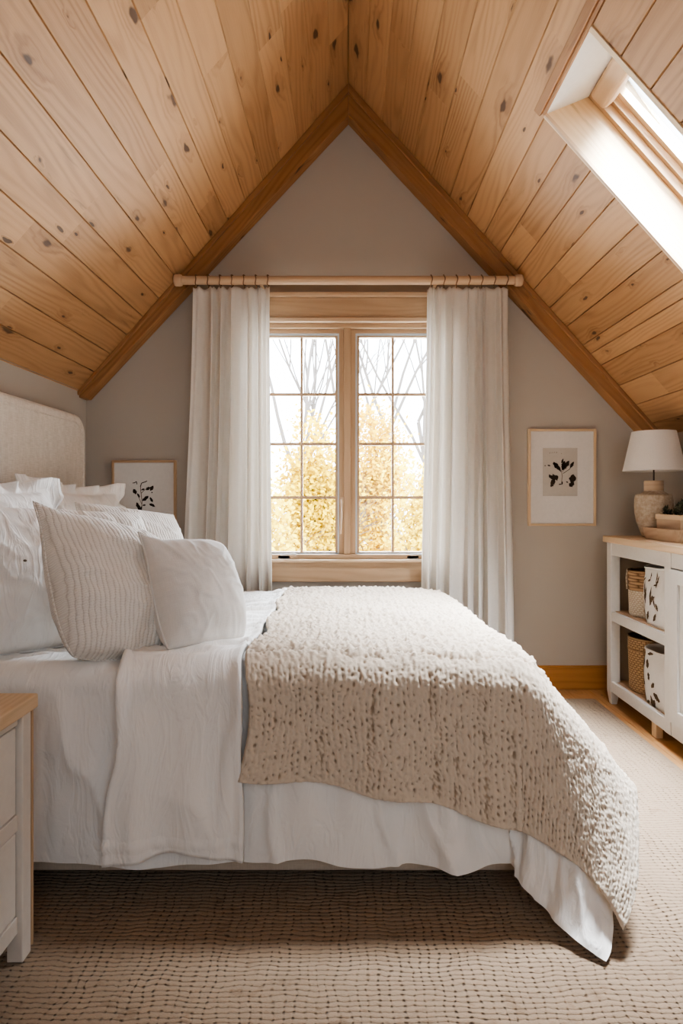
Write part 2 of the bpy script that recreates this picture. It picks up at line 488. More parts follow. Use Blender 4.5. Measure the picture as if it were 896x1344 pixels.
tag(MB().box(XL - .15, XL, YR - .1, D + .1, -.05, ZL + .03).build('wall_left', M['wall']), kind='structure')
tag(MB().box(XR, XR + .15, YR - .1, D + .1, -.05, ZR + .03).build('wall_right', M['wall']), kind='structure')

# floor boards run towards the window
mb = MB(); x = XL - .1; w = .125
while x < XR + .1:
    y = YR - .1
    first = True
    while y < D + .05:
        L = random.uniform(.9, 2.0) if not first else random.uniform(.3, 1.6); first = False
        y2 = min(y + L, D + .06); r = random.random(); e = .0015
        mb.face([(x + e, y + e, 0), (x + w - e, y + e, 0), (x + w - e, y2 - e, 0), (x + e, y2 - e, 0)], (0, 1, 0), 0, r)
        for q in ([(x + w - e, y, 0), (x + w, y, -.003), (x + w, y2, -.003), (x + w - e, y2, 0)],
                  [(x, y, -.003), (x + e, y, 0), (x + e, y2, 0), (x, y2, -.003)],
                  [(x + e, y, -.003), (x + w - e, y, -.003), (x + w - e, y + e, 0), (x + e, y + e, 0)],
                  [(x + e, y2 - e, 0), (x + w - e, y2 - e, 0), (x + w - e, y2, -.003), (x + e, y2, -.003)]):
            mb.face(q, (0, 1, 0), 0, r)
        y = y2
    x += w
mb.box(XL - .1, XR + .1, YR - .1, D + .06, -.06, -.02)
tag(mb.build('floor', M['floor']), kind='structure')

# baseboards
def base(name, a):
    mb = MB().box(*a[0]); mb.box(*a[1])
    return tag(mb.build(name, M['base'], bevel=.003), kind='structure')
base('baseboard_back', [(XL, XR, D - .016, D, 0, .128), (XL, XR, D - .011, D, .128, .137)])
base('baseboard_left', [(XL, XL + .016, YR, D - .016, 0, .128), (XL, XL + .011, YR, D - .016, .128, .137)])
base('baseboard_right', [(XR - .016, XR, YR, D - .016, 0, .128), (XR - .011, XR, YR, D - .016, .128, .137)])

# skylight opening on the right slope
cR, sR = 1 / math.hypot(1, MR), MR / math.hypot(1, MR)
SK_X0, SK_X1, SK_Y0, SK_Y1 = .763, 1.36, 2.02, 2.46
T0, T1 = SK_X0 / cR, SK_X1 / cR

# board ceiling, both slopes in one mesh
mb = MB()
def slope(sign, m, xe, hole):
    c, s_ = 1 / math.hypot(1, m), m / math.hypot(1, m)
    n = Vector((sign * s_, 0, c))        # outwards
    def P(t, y, d): return Vector((sign * t * c, y, ZA - t * s_)) + n * d
    Lt = xe / c + .12
    cuts = [0]
    w0 = .143
    while cuts[-1] < Lt:
        cuts.append(cuts[-1] + w0 * random.uniform(.93, 1.07))
    if hole:
        cuts = [k for k in cuts if min(abs(k - T0), abs(k - T1)) > .045] + [T0, T1]
        cuts.sort()
    g = (0, 1, 0); e = .0034; dp = .008
    for a, b in zip(cuts[:-1], cuts[1:]):
        runs = [(YR - .1, D + .05)]
        if hole and a >= T0 - 1e-6 and b <= T1 + 1e-6: runs = [(YR - .1, SK_Y0), (SK_Y1, D + .05)]
        for ya, yb in runs:
            y = ya; first = True
            while y < yb - 1e-6:
                L = random.uniform(1.3, 3.2) if not first else random.uniform(.6, 2.6); first = False
                y2 = min(y + L, yb)
                if yb - y2 < .35: y2 = yb
                r = random.random()
                prof = [(a, dp), (a + e, 0), (b - e, 0), (b, dp)]
                j = .0012 if y2 < yb - 1e-6 else 0
                for (t0, d0), (t1, d1) in zip(prof[:-1], prof[1:]):
                    q = [P(t0, y, d0), P(t1, y, d1), P(t1, y2 - j, d1), P(t0, y2 - j, d0)]
                    if sign > 0: q = q[::-1]
                    mb.face(q, g, 0, r)
                if j:
                    q = [P(a, y2 - j, dp), P(b, y2 - j, dp), P(b, y2, dp), P(a, y2, dp)]
                    mb.face(q, g, 0, r)
                y = y2
slope(-1, ML, -XL, False)
slope(1, MR, XR, True)
tag(mb.build('ceiling', M['pine']), kind='structure')

# roof deck that keeps daylight out of the board joints
mb = MB()
def deck(sign, m, xe, rects):
    c, s_ = 1 / math.hypot(1, m), m / math.hypot(1, m); n = Vector((sign * s_, 0, c))
    def P(t, y): return Vector((sign * t * c, y, ZA - t * s_)) + n * .03
    for t0, t1, y0, y1 in rects:
        mb.face([P(t0, y0), P(t1, y0), P(t1, y1), P(t0, y1)], (0, 1, 0))
ya, yb = YR - .2, D + .2
deck(-1, ML, -XL, [(-.05, -XL * 1.6 + .1, ya, yb)])
deck(1, MR, XR, [(-.05, T0, ya, yb), (T1, XR * 1.55 + .1, ya, yb), (T0, T1, ya, SK_Y0), (T0, T1, SK_Y1, yb)])
tag(mb.build('roof', M['pine']), kind='structure')

# rake beams on the gable wall
def rake(name, sign, m, xe, ze):
    BY = D - .10; dz = .172
    xa = (ZA - ze) / m if sign > 0 else (ZA - ze) / m
    xb = 1.488 if sign < 0 else 1.668
    g = (sign, 0, -m)
    mb = MB().prism([(0, ZA), (sign * min(xa, xe), max(ze, ZA - m * xe)), (sign * min(xa, xe), ze), (sign * xb, ze), (0, ZA - dz)], BY, D, g)
    # raised fillet along the board ceiling, as the photograph's darker upper line
    mb.prism([(0, ZA - .002), (sign * xa * .995, ze + .012), (sign * xa * .98, ze + .012), (0, ZA - .055)], BY - .018, BY + .002, g)
    return tag(mb.build(name, M['beam'], bevel=.004), kind='structure')
rake('trim_1', -1, ML, -XL, 1.672)
rake('trim_2', 1, MR, XR, 1.475)

# ------------------------------------------------------------------ window_1
win = empty('window_1', (0, D, WZ0), kind='structure')
mb = MB()   # casing
mb.box(-.66, .66, D - .022, D, WZ1 + .012, 2.262)
mb.box(-.66, -WX + .008, D - .022, D, WZ0, WZ1 + .012)
mb.box(WX - .008, .66, D - .022, D, WZ0, WZ1 + .012)
mb.build('casing', M['oak'], win, bevel=.003)
MB().box(-.68, .68, D - .045, D, 2.263, 2.288).build('casing_cap', M['rod'], win, bevel=.004)
MB().box(-WX, WX, D - .035, D + .02, WZ1 - .012, WZ1 + .012).build('head_stop', M['rod'], win, bevel=.003)
MB().box(-.68, .68, D - .05, D + .08, .736, .752).build('sill', M['rod'], win, bevel=.004)
MB().box(-.66, .66, D - .02, D, .622, .736).build('apron', M['oak'], win, bevel=.003)
# jamb ring, stepped
def ring(mb, x0, x1, z0, z1, w, y0, y1, wb=None):
    wb = wb or w
    mb.box(x0, x0 + w, y0, y1, z0, z1, (0, 0, 1)); mb.box(x1 - w, x1, y0, y1, z0, z1, (0, 0, 1))
    mb.box(x0 + w, x1 - w, y0, y1, z1 - w, z1, (1, 0, 0)); mb.box(x0 + w, x1 - w, y0, y1, z0, z0 + wb, (1, 0, 0))
mb = MB(); ring(mb, -WX, WX, .752, WZ1 - .012, .026, D + .005, D + .16)
mb.build('jamb', M['oak'], win, bevel=.003)
MB().box(-.026, .013, D + .012, D + .15, .778, WZ1 - .038, (0, 0, 1)).build('mullion', M['oak'], win, bevel=.003)
YS = D + .075
for sx0, sx1, mx in ((-.519, -.026, -.2755), (.013, .519, .262)):
    gx0, gx1 = (-.480, -.0745) if sx0 < 0 else (.062, .468)
    gz0, gz1 = .786, 2.050
    mb = MB()
    # outer step and inner step of the sash
    mb.box(sx0, gx0 - .02, YS - .035, YS + .03, .778, 2.094, (0, 0, 1)); mb.box(gx1 + .02, sx1, YS - .035, YS + .03, .778, 2.094, (0, 0, 1))
    mb.box(gx0 - .02, gx1 + .02, YS - .035, YS + .03, gz1 + .022, 2.094, (1, 0, 0))
    mb.box(gx0 - .02, gx1 + .02, YS - .05, YS + .03, .753, gz0 - .012, (1, 0, 0))
    sash = mb.build('sash', M['oak'], win, bevel=.003)
    mb = MB(); ring(mb, gx0 - .012, gx1 + .012, gz0 - .008, gz1 + .012, .012, YS - .022, YS + .02)
    mb.build('beading', M['oak'], sash, bevel=.002)
    mb = MB(); ring(mb, gx0 - .022, gx1 + .022, gz0 - .012, gz1 + .022, .011, YS - .028, YS + .022)
    mb.build('weather_strip', M['strip'], sash)
    mb = MB()
    mb.box(mx - .007, mx + .007, YS - .012, YS + .014, gz0, gz1, (0, 0, 1))
    for pz in (518, 583, 653):
        z = HC + (655 - pz) / F * YS
        mb.box(gx0, gx1, YS - .010, YS + .012, z - .0085, z + .0085, (1, 0, 0))
    mb.build('muntin_grille', M['muntin'], sash, bevel=.002)
    MB().box(gx0 - .004, gx1 + .004, YS - .001, YS + .003, gz0 - .004, gz1 + .004).build('pane', M['glass'], sash)
    cx = -.375 if sx0 < 0 else .375
    mb = MB(); mb.box(cx - .035, cx + .035, YS - .07, YS - .03, .752, .772); mb.tube([(cx - .02, YS - .07, .775), (cx + .06, YS - .085, .782), (cx + .075, YS - .085, .778)], .006)
    mb.build('crank', M['grey'], win, bevel=.003)
mb = MB(); mb.box(-.046, -.028, D + .002, D + .014, 1.075, 1.11); mb.tube([(-.037, D - .004, 1.10), (-.036, D - .012, 1.02), (-.041, D - .008, .90)], [.006, .005, .004])
mb.build('latch', M['rod'], win)

# ------------------------------------------------------------------ window_2 (skylight)
sky = empty('window_2', (SK_X0, SK_Y1, ZA - MR * SK_X0), kind='structure')
nR = Vector((sR, 0, cR)); dR = Vector((cR, 0, -sR))
def S(t, y, d): return Vector((0, 0, ZA)) + dR * t + nR * d + Vector((0, y, 0))
def sbox(mb, t0, t1, y0, y1, d0, d1, g=(0, 1, 0)):
    Mx = Matrix(((dR.x, 0, nR.x, 0), (0, 1, 0, 0), (dR.z, 0, nR.z, ZA), (0, 0, 0, 1)))
    mb.box(t0, t1, y0, y1, d0, d1, g, Mx)
HD = .165
hT = .06
mb = MB()
mb.prism([(S(T0, 0, -.006).x, S(T0, 0, -.006).z), (S(T1, 0, -.006).x, S(T1, 0, -.006).z), (S(T1, 0, HD + .10).x, S(T1, 0, HD + .10).z), (S(T0 - .02, 0, HD + .10).x, S(T0 - .02, 0, HD + .10).z), (S(T0 - .02, 0, .02).x, S(T0 - .02, 0, .02).z)], SK_Y1, SK_Y1 + .02, dR)
mb.build('far_reveal', M['reveal'], sky)
mb = MB(); sbox(mb, T0 - .02, T1 + .02, SK_Y0 - .02, SK_Y0, -.004, HD + .10, (1, 0, 0)); mb.build('near_reveal', M['reveal'], sky)
mb = MB(); sbox(mb, T1, T1 + .02, SK_Y0, SK_Y1, -.004, HD + .10); mb.build('foot_reveal', M['reveal'], sky)
# splayed white head panel
a, b = S(T0, 0, -.003), S(T0 + hT, 0, HD)
mb = MB().prism([(a.x, a.z), (b.x, b.z), (b.x - .02, b.z + .03), (a.x - .02, a.z + .03)], SK_Y0, SK_Y1, (0, 1, 0)); mb.build('head_panel', M['headwhite'], sky)
mb = MB(); sbox(mb, T0 - .03, T0 + hT + .005, SK_Y0, SK_Y1, HD, HD + .10); mb.build('head_block', M['headwhite'], sky)
# stepped frame, sash and glass
mb = MB()
for w, d0, d1 in ((.022, HD - .002, HD + .03), (.04, HD + .03, HD + .055)):
    sbox(mb, T0 + hT, T1, SK_Y1 - w, SK_Y1, d0, d1, (1, 0, 0)); sbox(mb, T0 + hT, T1, SK_Y0, SK_Y0 + w, d0, d1, (1, 0, 0))
    sbox(mb, T0 + hT, T0 + hT + w, SK_Y0 + w, SK_Y1 - w, d0, d1); sbox(mb, T1 - w, T1, SK_Y0 + w, SK_Y1 - w, d0, d1)
mb.build('frame', M['oak'], sky, bevel=.003)
mb = MB(); w = .062; d0, d1 = HD + .055, HD + .10
sbox(mb, T0 + hT, T1, SK_Y1 - w, SK_Y1, d0, d1, (1, 0, 0)); sbox(mb, T0 + hT, T1, SK_Y0, SK_Y0 + w, d0, d1, (1, 0, 0))
sbox(mb, T0 + hT, T0 + hT + w, SK_Y0 + w, SK_Y1 - w, d0, d1); sbox(mb, T1 - w, T1, SK_Y0 + w, SK_Y1 - w, d0, d1)
mb.build('sash', M['reveal'], sky, bevel=.003)
mb = MB(); sbox(mb, T0 + hT + .03, T1 - .03, SK_Y0 + .03, SK_Y1 - .03, HD + .078, HD + .084); mb.build('pane', M['glass'], sky)
mb = MB(); sbox(mb, T0 + hT + .002, T0 + hT + .085, SK_Y0 + .026, SK_Y1 - .026, HD - .02, HD + .05); mb.build('blind_cassette', M['rod'], sky, bevel=.02, seg=4)
# batten over the head of the opening
mb = MB(); sbox(mb, T0 - .045, T0 - .012, 1.2, SK_Y1 + .012, -.022, .004); sbox(mb, T0 - .012, T0 + .001, 1.2, SK_Y1 + .006, -.010, .004)
mb.build('head_batten', M['beam'], sky, bevel=.003)
mb = MB(); sbox(mb, T0, T1, SK_Y1 - .004, SK_Y1 + .008, -.010, .002, (1, 0, 0)); mb.build('edge_strip', M['rod'], sky)

# ------------------------------------------------------------------ bed
bed = empty('bed', (-.45, 2.62, 0), 'upholstered bed frame with a tall rounded beige linen headboard against the left wall', 'bed')
HX = -1.42
def headboard():
    y0, y1, z0, z1, r = 1.70, 3.46, .10, 1.545, .11
    pts = []
    for cx, cz, a0 in ((y1 - r, z1 - r, 0), (y0 + r, z1 - r, 90)):
        for k in range(9):
            a = math.radians(a0 + 90 * k / 8); pts.append((cx + r * math.cos(a), cz + r * math.sin(a)))
    pts += [(y0, z0), (y1, z0)]
    mb = MB(); n = len(pts)
    x0, x1 = XL + .012, HX
    mb.face([(x1, y, z) for y, z in pts], (0, 0, 1)); mb.face([(x0, y, z) for y, z in pts[::-1]], (0, 0, 1))
    for i in range(n):
        (ya, za), (yb, zb) = pts[i], pts[(i + 1) % n]
        mb.face([(x0, ya, za), (x0, yb, zb), (x1, yb, zb), (x1, ya, za)], (1, 0, 0))
    hb = mb.build('headboard', M['headboard'], bed, bevel=.025, seg=4)
    # welt along the front border
    path = []
    k = .045
    for y, z in [(y1 - k, z0 + .3)] + [(y0 + (y - y0) * (1 - 2 * k / (y1 - y0)) + k, z - k) for y, z in pts[:18]] + [(y0 + k, z0 + .3)]:
        path.append((HX + .0005, y, z))
    MB().tube(path, .0045, 6).build('piping', M['headboard'], hb)
headboard()
MB().box(HX, .478, 1.80, 1.84, .05, .22, (1, 0, 0)).build('side_rail', M['rail'], bed, bevel=.008)
MB().box(HX, .478, 3.40, 3.44, .05, .22, (1, 0, 0)).build('side_rail', M['rail'], bed, bevel=.008)
MB().box(.44, .478, 1.84, 3.40, .05, .22, (0, 1, 0)).build('foot_rail', M['rail'], bed, bevel=.008)
MB().box(HX, .44, 1.84, 3.40, .16, .20, (1, 0, 0)).build('slat_base', M['pale'], bed)
for x in (-1.36, .38):
    for y in (1.92, 3.32):
        MB().box(x - .03, x + .03, y - .03, y + .03, .017, .16, (0, 0, 1)).build('leg', M['pale'], bed)
MB().box(HX + .01, .43, 1.85, 3.39, .20, .565, (1, 0, 0)).build('mattress', M['cotton'], bed, bevel=.05, seg=4)

def hang(d, r, f):
    f = np.clip(f, -.3, .95)
    pm = np.arccos(f); k = np.minimum(d, r * pm); ph = k / r
    e = np.maximum(d - r * pm, 0)
    return r * np.sin(ph) + f * e, r * (1 - np.cos(ph)) + np.sqrt(1 - f * f) * e

class Drape:
    """a cloth lying on the bed: hangs over the near, far and foot edges; the near foot corner flares to a tip"""
    def __init__(s, xl, xf, yn, yf, lift, r, Ln, Lf, Lfar, fn, ff, tip=None, c1=None, d1=None, foot=True, wave=.012, seed=1, waveL=.25):
        s.__dict__.update(locals())
        s.xe = xf - r; s.ye = yn + r; s.yfe = yf - r
    def top(s, x, y):
        z = .632 - (y - 1.76) * .032 + s.lift + .006 * fbm(x * 3, y * 3, s.seed)
        return z - .02 * sstep(.2, .55, x) * (1 if s.foot else 0)
    def near(s, a, d):
        L = s.Ln(a); o, dn = hang(d, s.r, s.fn)
        k = np.clip(d / L, 0, 1)
        o = o + s.wave * k ** 1.5 * (np.sin(a / s.waveL * 2 * PI + s.seed + 2 * vnoise(a * 3, a * 0, s.seed)) + .8 * vnoise(a * 9, d * 2, s.seed + 3)) * (1 - .8 * sstep(s.xe - .12, s.xe, a))
        return np.stack([a + 0 * d, s.ye - o, s.top(a, s.ye) - dn], -1)
    def footp(s, d, y):
        f = s.ff(y); o, dn = hang(d, s.r, f)
        return np.stack([s.xe + o, y + 0 * d, s.top(s.xe, y) - dn], -1)
    def pos(s, a, db, y):
        """a: cloth coordinate along x. y: along the width; db>0 near overhang, db<0 far overhang"""
        a, db, y = np.broadcast_arrays(np.asarray(a, float), np.asarray(db, float), np.asarray(y, float))
        P = np.zeros(a.shape + (3,))
        da = np.maximum(a - s.xe, 0) if s.foot else np.zeros_like(a)
        ax = np.minimum(a, s.xe) if s.foot else a
        m = (da <= 0) & (db == 0); P[m] = np.stack([a, y, s.top(a, y)], -1)[m]
        m = (da <= 0) & (db > 0); P[m] = s.near(ax, np.maximum(db, 0))[m]
        m = (da <= 0) & (db < 0)
        o, dn = hang(np.abs(db), s.r, .05)
        P[m] = np.stack([ax, s.yfe + o, s.top(ax, s.yfe) - dn], -1)[m]
        m = (da > 0) & (db == 0)
        if m.any(): P[m] = s.footp(da, y)[m]
        m = (da > 0) & (db < 0)
        rho = np.hypot(da, db); th = np.arctan2(np.abs(db), da); rho = np.minimum(rho, .56)
        o, dn = hang(rho, s.r, .08)
        P[m] = np.stack([s.xe + o * np.cos(th), s.yfe + o * np.sin(th), s.top(s.xe, s.yfe) - dn], -1)[m]
        m = (da > 0) & (db > 0)
        if m.any():
            Lc = float(s.Ln(np.array(s.xe))); u = (da / s.Lf)[m]; v = (db / Lc)[m]
            xe = np.full_like(u, s.xe); ye = np.full_like(u, s.ye)
            C0 = s.footp(u * s.Lf, ye); D0 = s.near(xe, v * Lc)
            p10 = s.footp(np.array([s.Lf]), np.array([s.ye]))[0]; p01 = s.near(np.array([s.xe]), np.array([Lc]))[0]
            p00 = np.array([s.xe, s.ye, float(s.top(np.array(s.xe), np.array(s.ye)))]); p11 = np.array(s.tip)
            def bz(t, A, B, C): t = t[:, None]; return (1 - t) ** 2 * A + 2 * t * (1 - t) * B + t * t * C
            C1 = bz(u, p01, np.array(s.c1), p11); D1 = bz(v, p10, np.array(s.d1), p11)
            u = u[:, None]; v = v[:, None]
            Q = (1 - v) * C0 + v * C1 + (1 - u) * D0 + u * D1 - ((1 - u) * (1 - v) * p00 + u * (1 - v) * p10 + (1 - u) * v * p01 + u * v * p11)
            # round the shoulder of the corner
            Q[:, 2] = np.minimum(Q[:, 2], p00[2])
            P[m] = Q
        return P
    def grid(s, step):
        a = np.arange(s.xl, s.xe + (s.Lf if s.foot else 0) + step * .5, step) if s.foot else np.arange(s.xl, s.xf + step * .5, step)
        if s.foot: a[np.argmin(np.abs(a - s.xe))] = s.xe; a[-1] = s.xe + s.Lf
        nn = max(4, int(float(np.max(s.Ln(a))) / step)); nm = int((s.yfe - s.ye) / step); nf = max(4, int(s.Lfar / step))
        rows = [('f', k / nf) for k in range(nf, 0, -1)] + [('t', k / nm) for k in range(nm + 1)] + [('n', k / nn) for k in range(1, nn + 1)]
        A = np.repeat(a[:, None], len(rows), 1)
        DB = np.zeros_like(A); Y = np.zeros_like(A); B = np.zeros_like(A)
        Ln = s.Ln(np.minimum(a, s.xe) if s.foot else a)
        for j, (k, t) in enumerate(rows):
            if k == 'f': DB[:, j] = -t * s.Lfar; Y[:, j] = s.yfe; B[:, j] = -t * s.Lfar
            if k == 't': Y[:, j] = s.yfe + (s.ye - s.yfe) * t; B[:, j] = (s.yfe - s.ye) * t
            if k == 'n': DB[:, j] = t * Ln; Y[:, j] = s.ye; B[:, j] = (s.yfe - s.ye) + t * Ln
        return A, DB, Y, B

K = lambda v: (lambda a: np.full_like(np.asarray(a, float), v))
# duvet
dv = Drape(-1.405, .50, 1.745, 3.45, 0, .06, lambda a: .550 + .008 * np.sin(np.asarray(a) * 9) + .006 * np.sin(np.asarray(a) * 23 + 1), .56, .45, .05,
           lambda y: .16 + 0 * y, tip=(.60, 1.485, .02), c1=(.50, 1.58, .04), d1=(.70, 1.57, .09), wave=.012, seed=2, waveL=.31)
A, DB, Y, B = dv.grid(.011)
P = dv.pos(A, DB, Y); N = grid_normals(P)
hangm = sstep(0, .12, DB); topm = 1 - hangm
h = .006 * fbm(A * 4, B * 4, 5)
h += .022 * hangm * ridge(A * 9 + .6 * vnoise(A * 4, B * 5, 8), B * 1.6, 11) * sstep(0, .25, DB)
h += .011 * hangm * vnoise(A * 15, B * 2.5, 12)
h += .016 * topm * ridge(A * 4 + B * 2, B * 11 + A * 2, 13)
h += .006 * sstep(.38, .56, A) * sstep(.1, .3, DB) * ridge(A * 11 - B * 5, B * 7, 14)
P2 = P - N * 0 + N * np.where(np.einsum('ijk,ijk->ij', N, np.ones_like(N) * np.array([0, -.6, 1.])) > 0, 1, -1)[..., None] * h[..., None]
P2[..., 2] = np.maximum(P2[..., 2], .016)
duvet = from_grid('duvet', P2, np.stack([A, B], -1), M['cotton'])
tag(duvet, 'white cotton duvet spread over the bed, its foot corner trailing down to the rug', 'duvet')

# folded back band of the duvet near the pillows
fd = Drape(-.655, -.275, 1.722, 3.468, .016, .07, lambda a: .535 + .012 * np.sin(np.asarray(a) * 17), 0, .40, .06, None, foot=False, wave=.012, seed=4, waveL=.17)
A, DB, Y, B = fd.grid(.009)
tb = (B - B.min()) / (B.max() - B.min())
left = (1 - sstep(-.655, -.275, A)); near01 = sstep(0, 1, tb)
A2 = A + left * (.035 * np.sin(tb * 9) + .02 * vnoise(B * 6, B * 0, 3)) - (1 - left) * .055 * (1 - tb) + .012 * (1 - left) * vnoise(B * 7, B * 0, 6)
P = fd.pos(A2, DB, Y); N = grid_normals(P)
sg = np.where(np.einsum('ijk,k->ij', N, np.array([0, -.6, 1.])) > 0, 1, -1)[..., None]
hangm = sstep(0, .10, DB)
h = .020 * ridge(A * 10 + .8 * vnoise(A * 3, B * 4, 21), B * 1.3, 22) * hangm + .007 * vnoise(A * 17, B * 2.2, 23) * hangm
h += .020 * (1 - hangm) * ridge(A * 3 + B * 1.5, B * 13 + A * 3, 24) + .006 * (1 - hangm) * vnoise(A * 8, B * 24, 25)
h += .010 * np.exp(-((A - A.min()) / .018) ** 2) + .012 * np.exp(-((A - A.max()) / .02) ** 2)      # rolled edges
h += .005 * (np.abs(DB / .535 - .93) < .012)
P2 = P + N * sg * h[..., None]
fold = from_grid('folded_band', P2, np.stack([A, B], -1), M['cotton'], duvet, solid=.012)

# chunky knit blanket
bl = Drape(-.275, .535, 1.700, 3.485, .038, .075, lambda a: .358 + .115 * np.clip((np.asarray(a, float) + .275) / .74, 0, 1) ** 1.3 + .006 * np.sin(np.asarray(a) * 21), .50, .28, .04,
           lambda y: .20 + .44 * (1 - sstep(1.75, 2.7, y)), tip=(.655, 1.515, .075), c1=(.615, 1.595, .188), d1=(.755, 1.60, .17), wave=.010, seed=6, waveL=.4)
A, DB, Y, B = bl.grid(.0032)
ledge = (1 - sstep(-.275, .0, A))
tb = (B - B.min()) / (B.max() - B.min())
A2 = np.where(A < .1, A - ledge * (.07 * (1 - sstep(.0, .75, tb)) - .012 * np.sin(tb * 30) + .02 * sstep(.86, 1, tb)), A)
P = bl.pos(A2, DB, Y); N = grid_normals(P)
sg = np.where(np.einsum('ijk,k->ij', N, np.array([.35, -.6, 1.])) > 0, 1, -1)[..., None]
ca, cb = .0150, .0190
wa = A + .007 * vnoise(B * 9, A * 8, 31) + .0045 * vnoise(B * 50, A * 45, 32)
wb = B + .009 * vnoise(A * 12, B * 9, 33) + .005 * vnoise(A * 55, B * 40, 34)
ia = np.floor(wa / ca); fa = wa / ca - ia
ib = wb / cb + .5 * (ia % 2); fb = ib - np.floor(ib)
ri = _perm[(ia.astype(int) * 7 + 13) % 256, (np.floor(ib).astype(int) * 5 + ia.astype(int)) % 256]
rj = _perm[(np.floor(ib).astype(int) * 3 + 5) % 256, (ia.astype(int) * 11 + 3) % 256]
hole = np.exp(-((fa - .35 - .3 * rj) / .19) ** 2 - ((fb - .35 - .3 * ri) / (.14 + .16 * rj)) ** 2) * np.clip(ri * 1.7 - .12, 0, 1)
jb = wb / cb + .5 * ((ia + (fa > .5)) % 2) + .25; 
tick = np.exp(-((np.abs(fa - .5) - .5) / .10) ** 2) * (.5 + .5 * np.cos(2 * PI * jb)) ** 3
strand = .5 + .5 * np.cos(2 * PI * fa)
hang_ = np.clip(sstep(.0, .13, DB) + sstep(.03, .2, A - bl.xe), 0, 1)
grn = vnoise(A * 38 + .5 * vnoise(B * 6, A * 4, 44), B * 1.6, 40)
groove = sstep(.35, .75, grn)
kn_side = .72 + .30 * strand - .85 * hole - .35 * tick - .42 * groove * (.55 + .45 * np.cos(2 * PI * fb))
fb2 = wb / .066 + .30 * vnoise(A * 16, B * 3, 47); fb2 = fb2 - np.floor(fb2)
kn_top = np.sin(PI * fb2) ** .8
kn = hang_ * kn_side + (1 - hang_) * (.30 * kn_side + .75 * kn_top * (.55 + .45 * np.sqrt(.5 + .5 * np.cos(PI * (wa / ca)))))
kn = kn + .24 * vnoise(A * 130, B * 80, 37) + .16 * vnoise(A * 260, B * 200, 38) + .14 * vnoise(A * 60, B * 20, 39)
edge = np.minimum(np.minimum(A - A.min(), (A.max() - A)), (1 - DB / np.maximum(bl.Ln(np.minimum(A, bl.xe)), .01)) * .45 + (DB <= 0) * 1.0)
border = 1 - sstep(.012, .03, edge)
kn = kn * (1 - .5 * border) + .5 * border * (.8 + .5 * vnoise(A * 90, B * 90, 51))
low = .010 * fbm(A * 4, B * 4, 41) + .010 * hang_ * ridge(A * 5, B * 1.2, 43)
flat_ = 1 - sstep(0, .05, DB)
off = (.0074 + .0115 * (1 - hang_) * flat_) * kn + low - .012 * (1 - sstep(0, .006, edge))
P2 = P + N * sg * off[..., None]
P2[..., 2] = np.maximum(P2[..., 2], .018)
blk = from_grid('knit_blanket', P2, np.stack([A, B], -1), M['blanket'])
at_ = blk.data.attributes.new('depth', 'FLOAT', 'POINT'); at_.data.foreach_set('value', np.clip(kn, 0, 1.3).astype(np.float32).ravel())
tag(blk, 'chunky oatmeal knitted blanket laid across the foot of the white duvet', 'blanket')

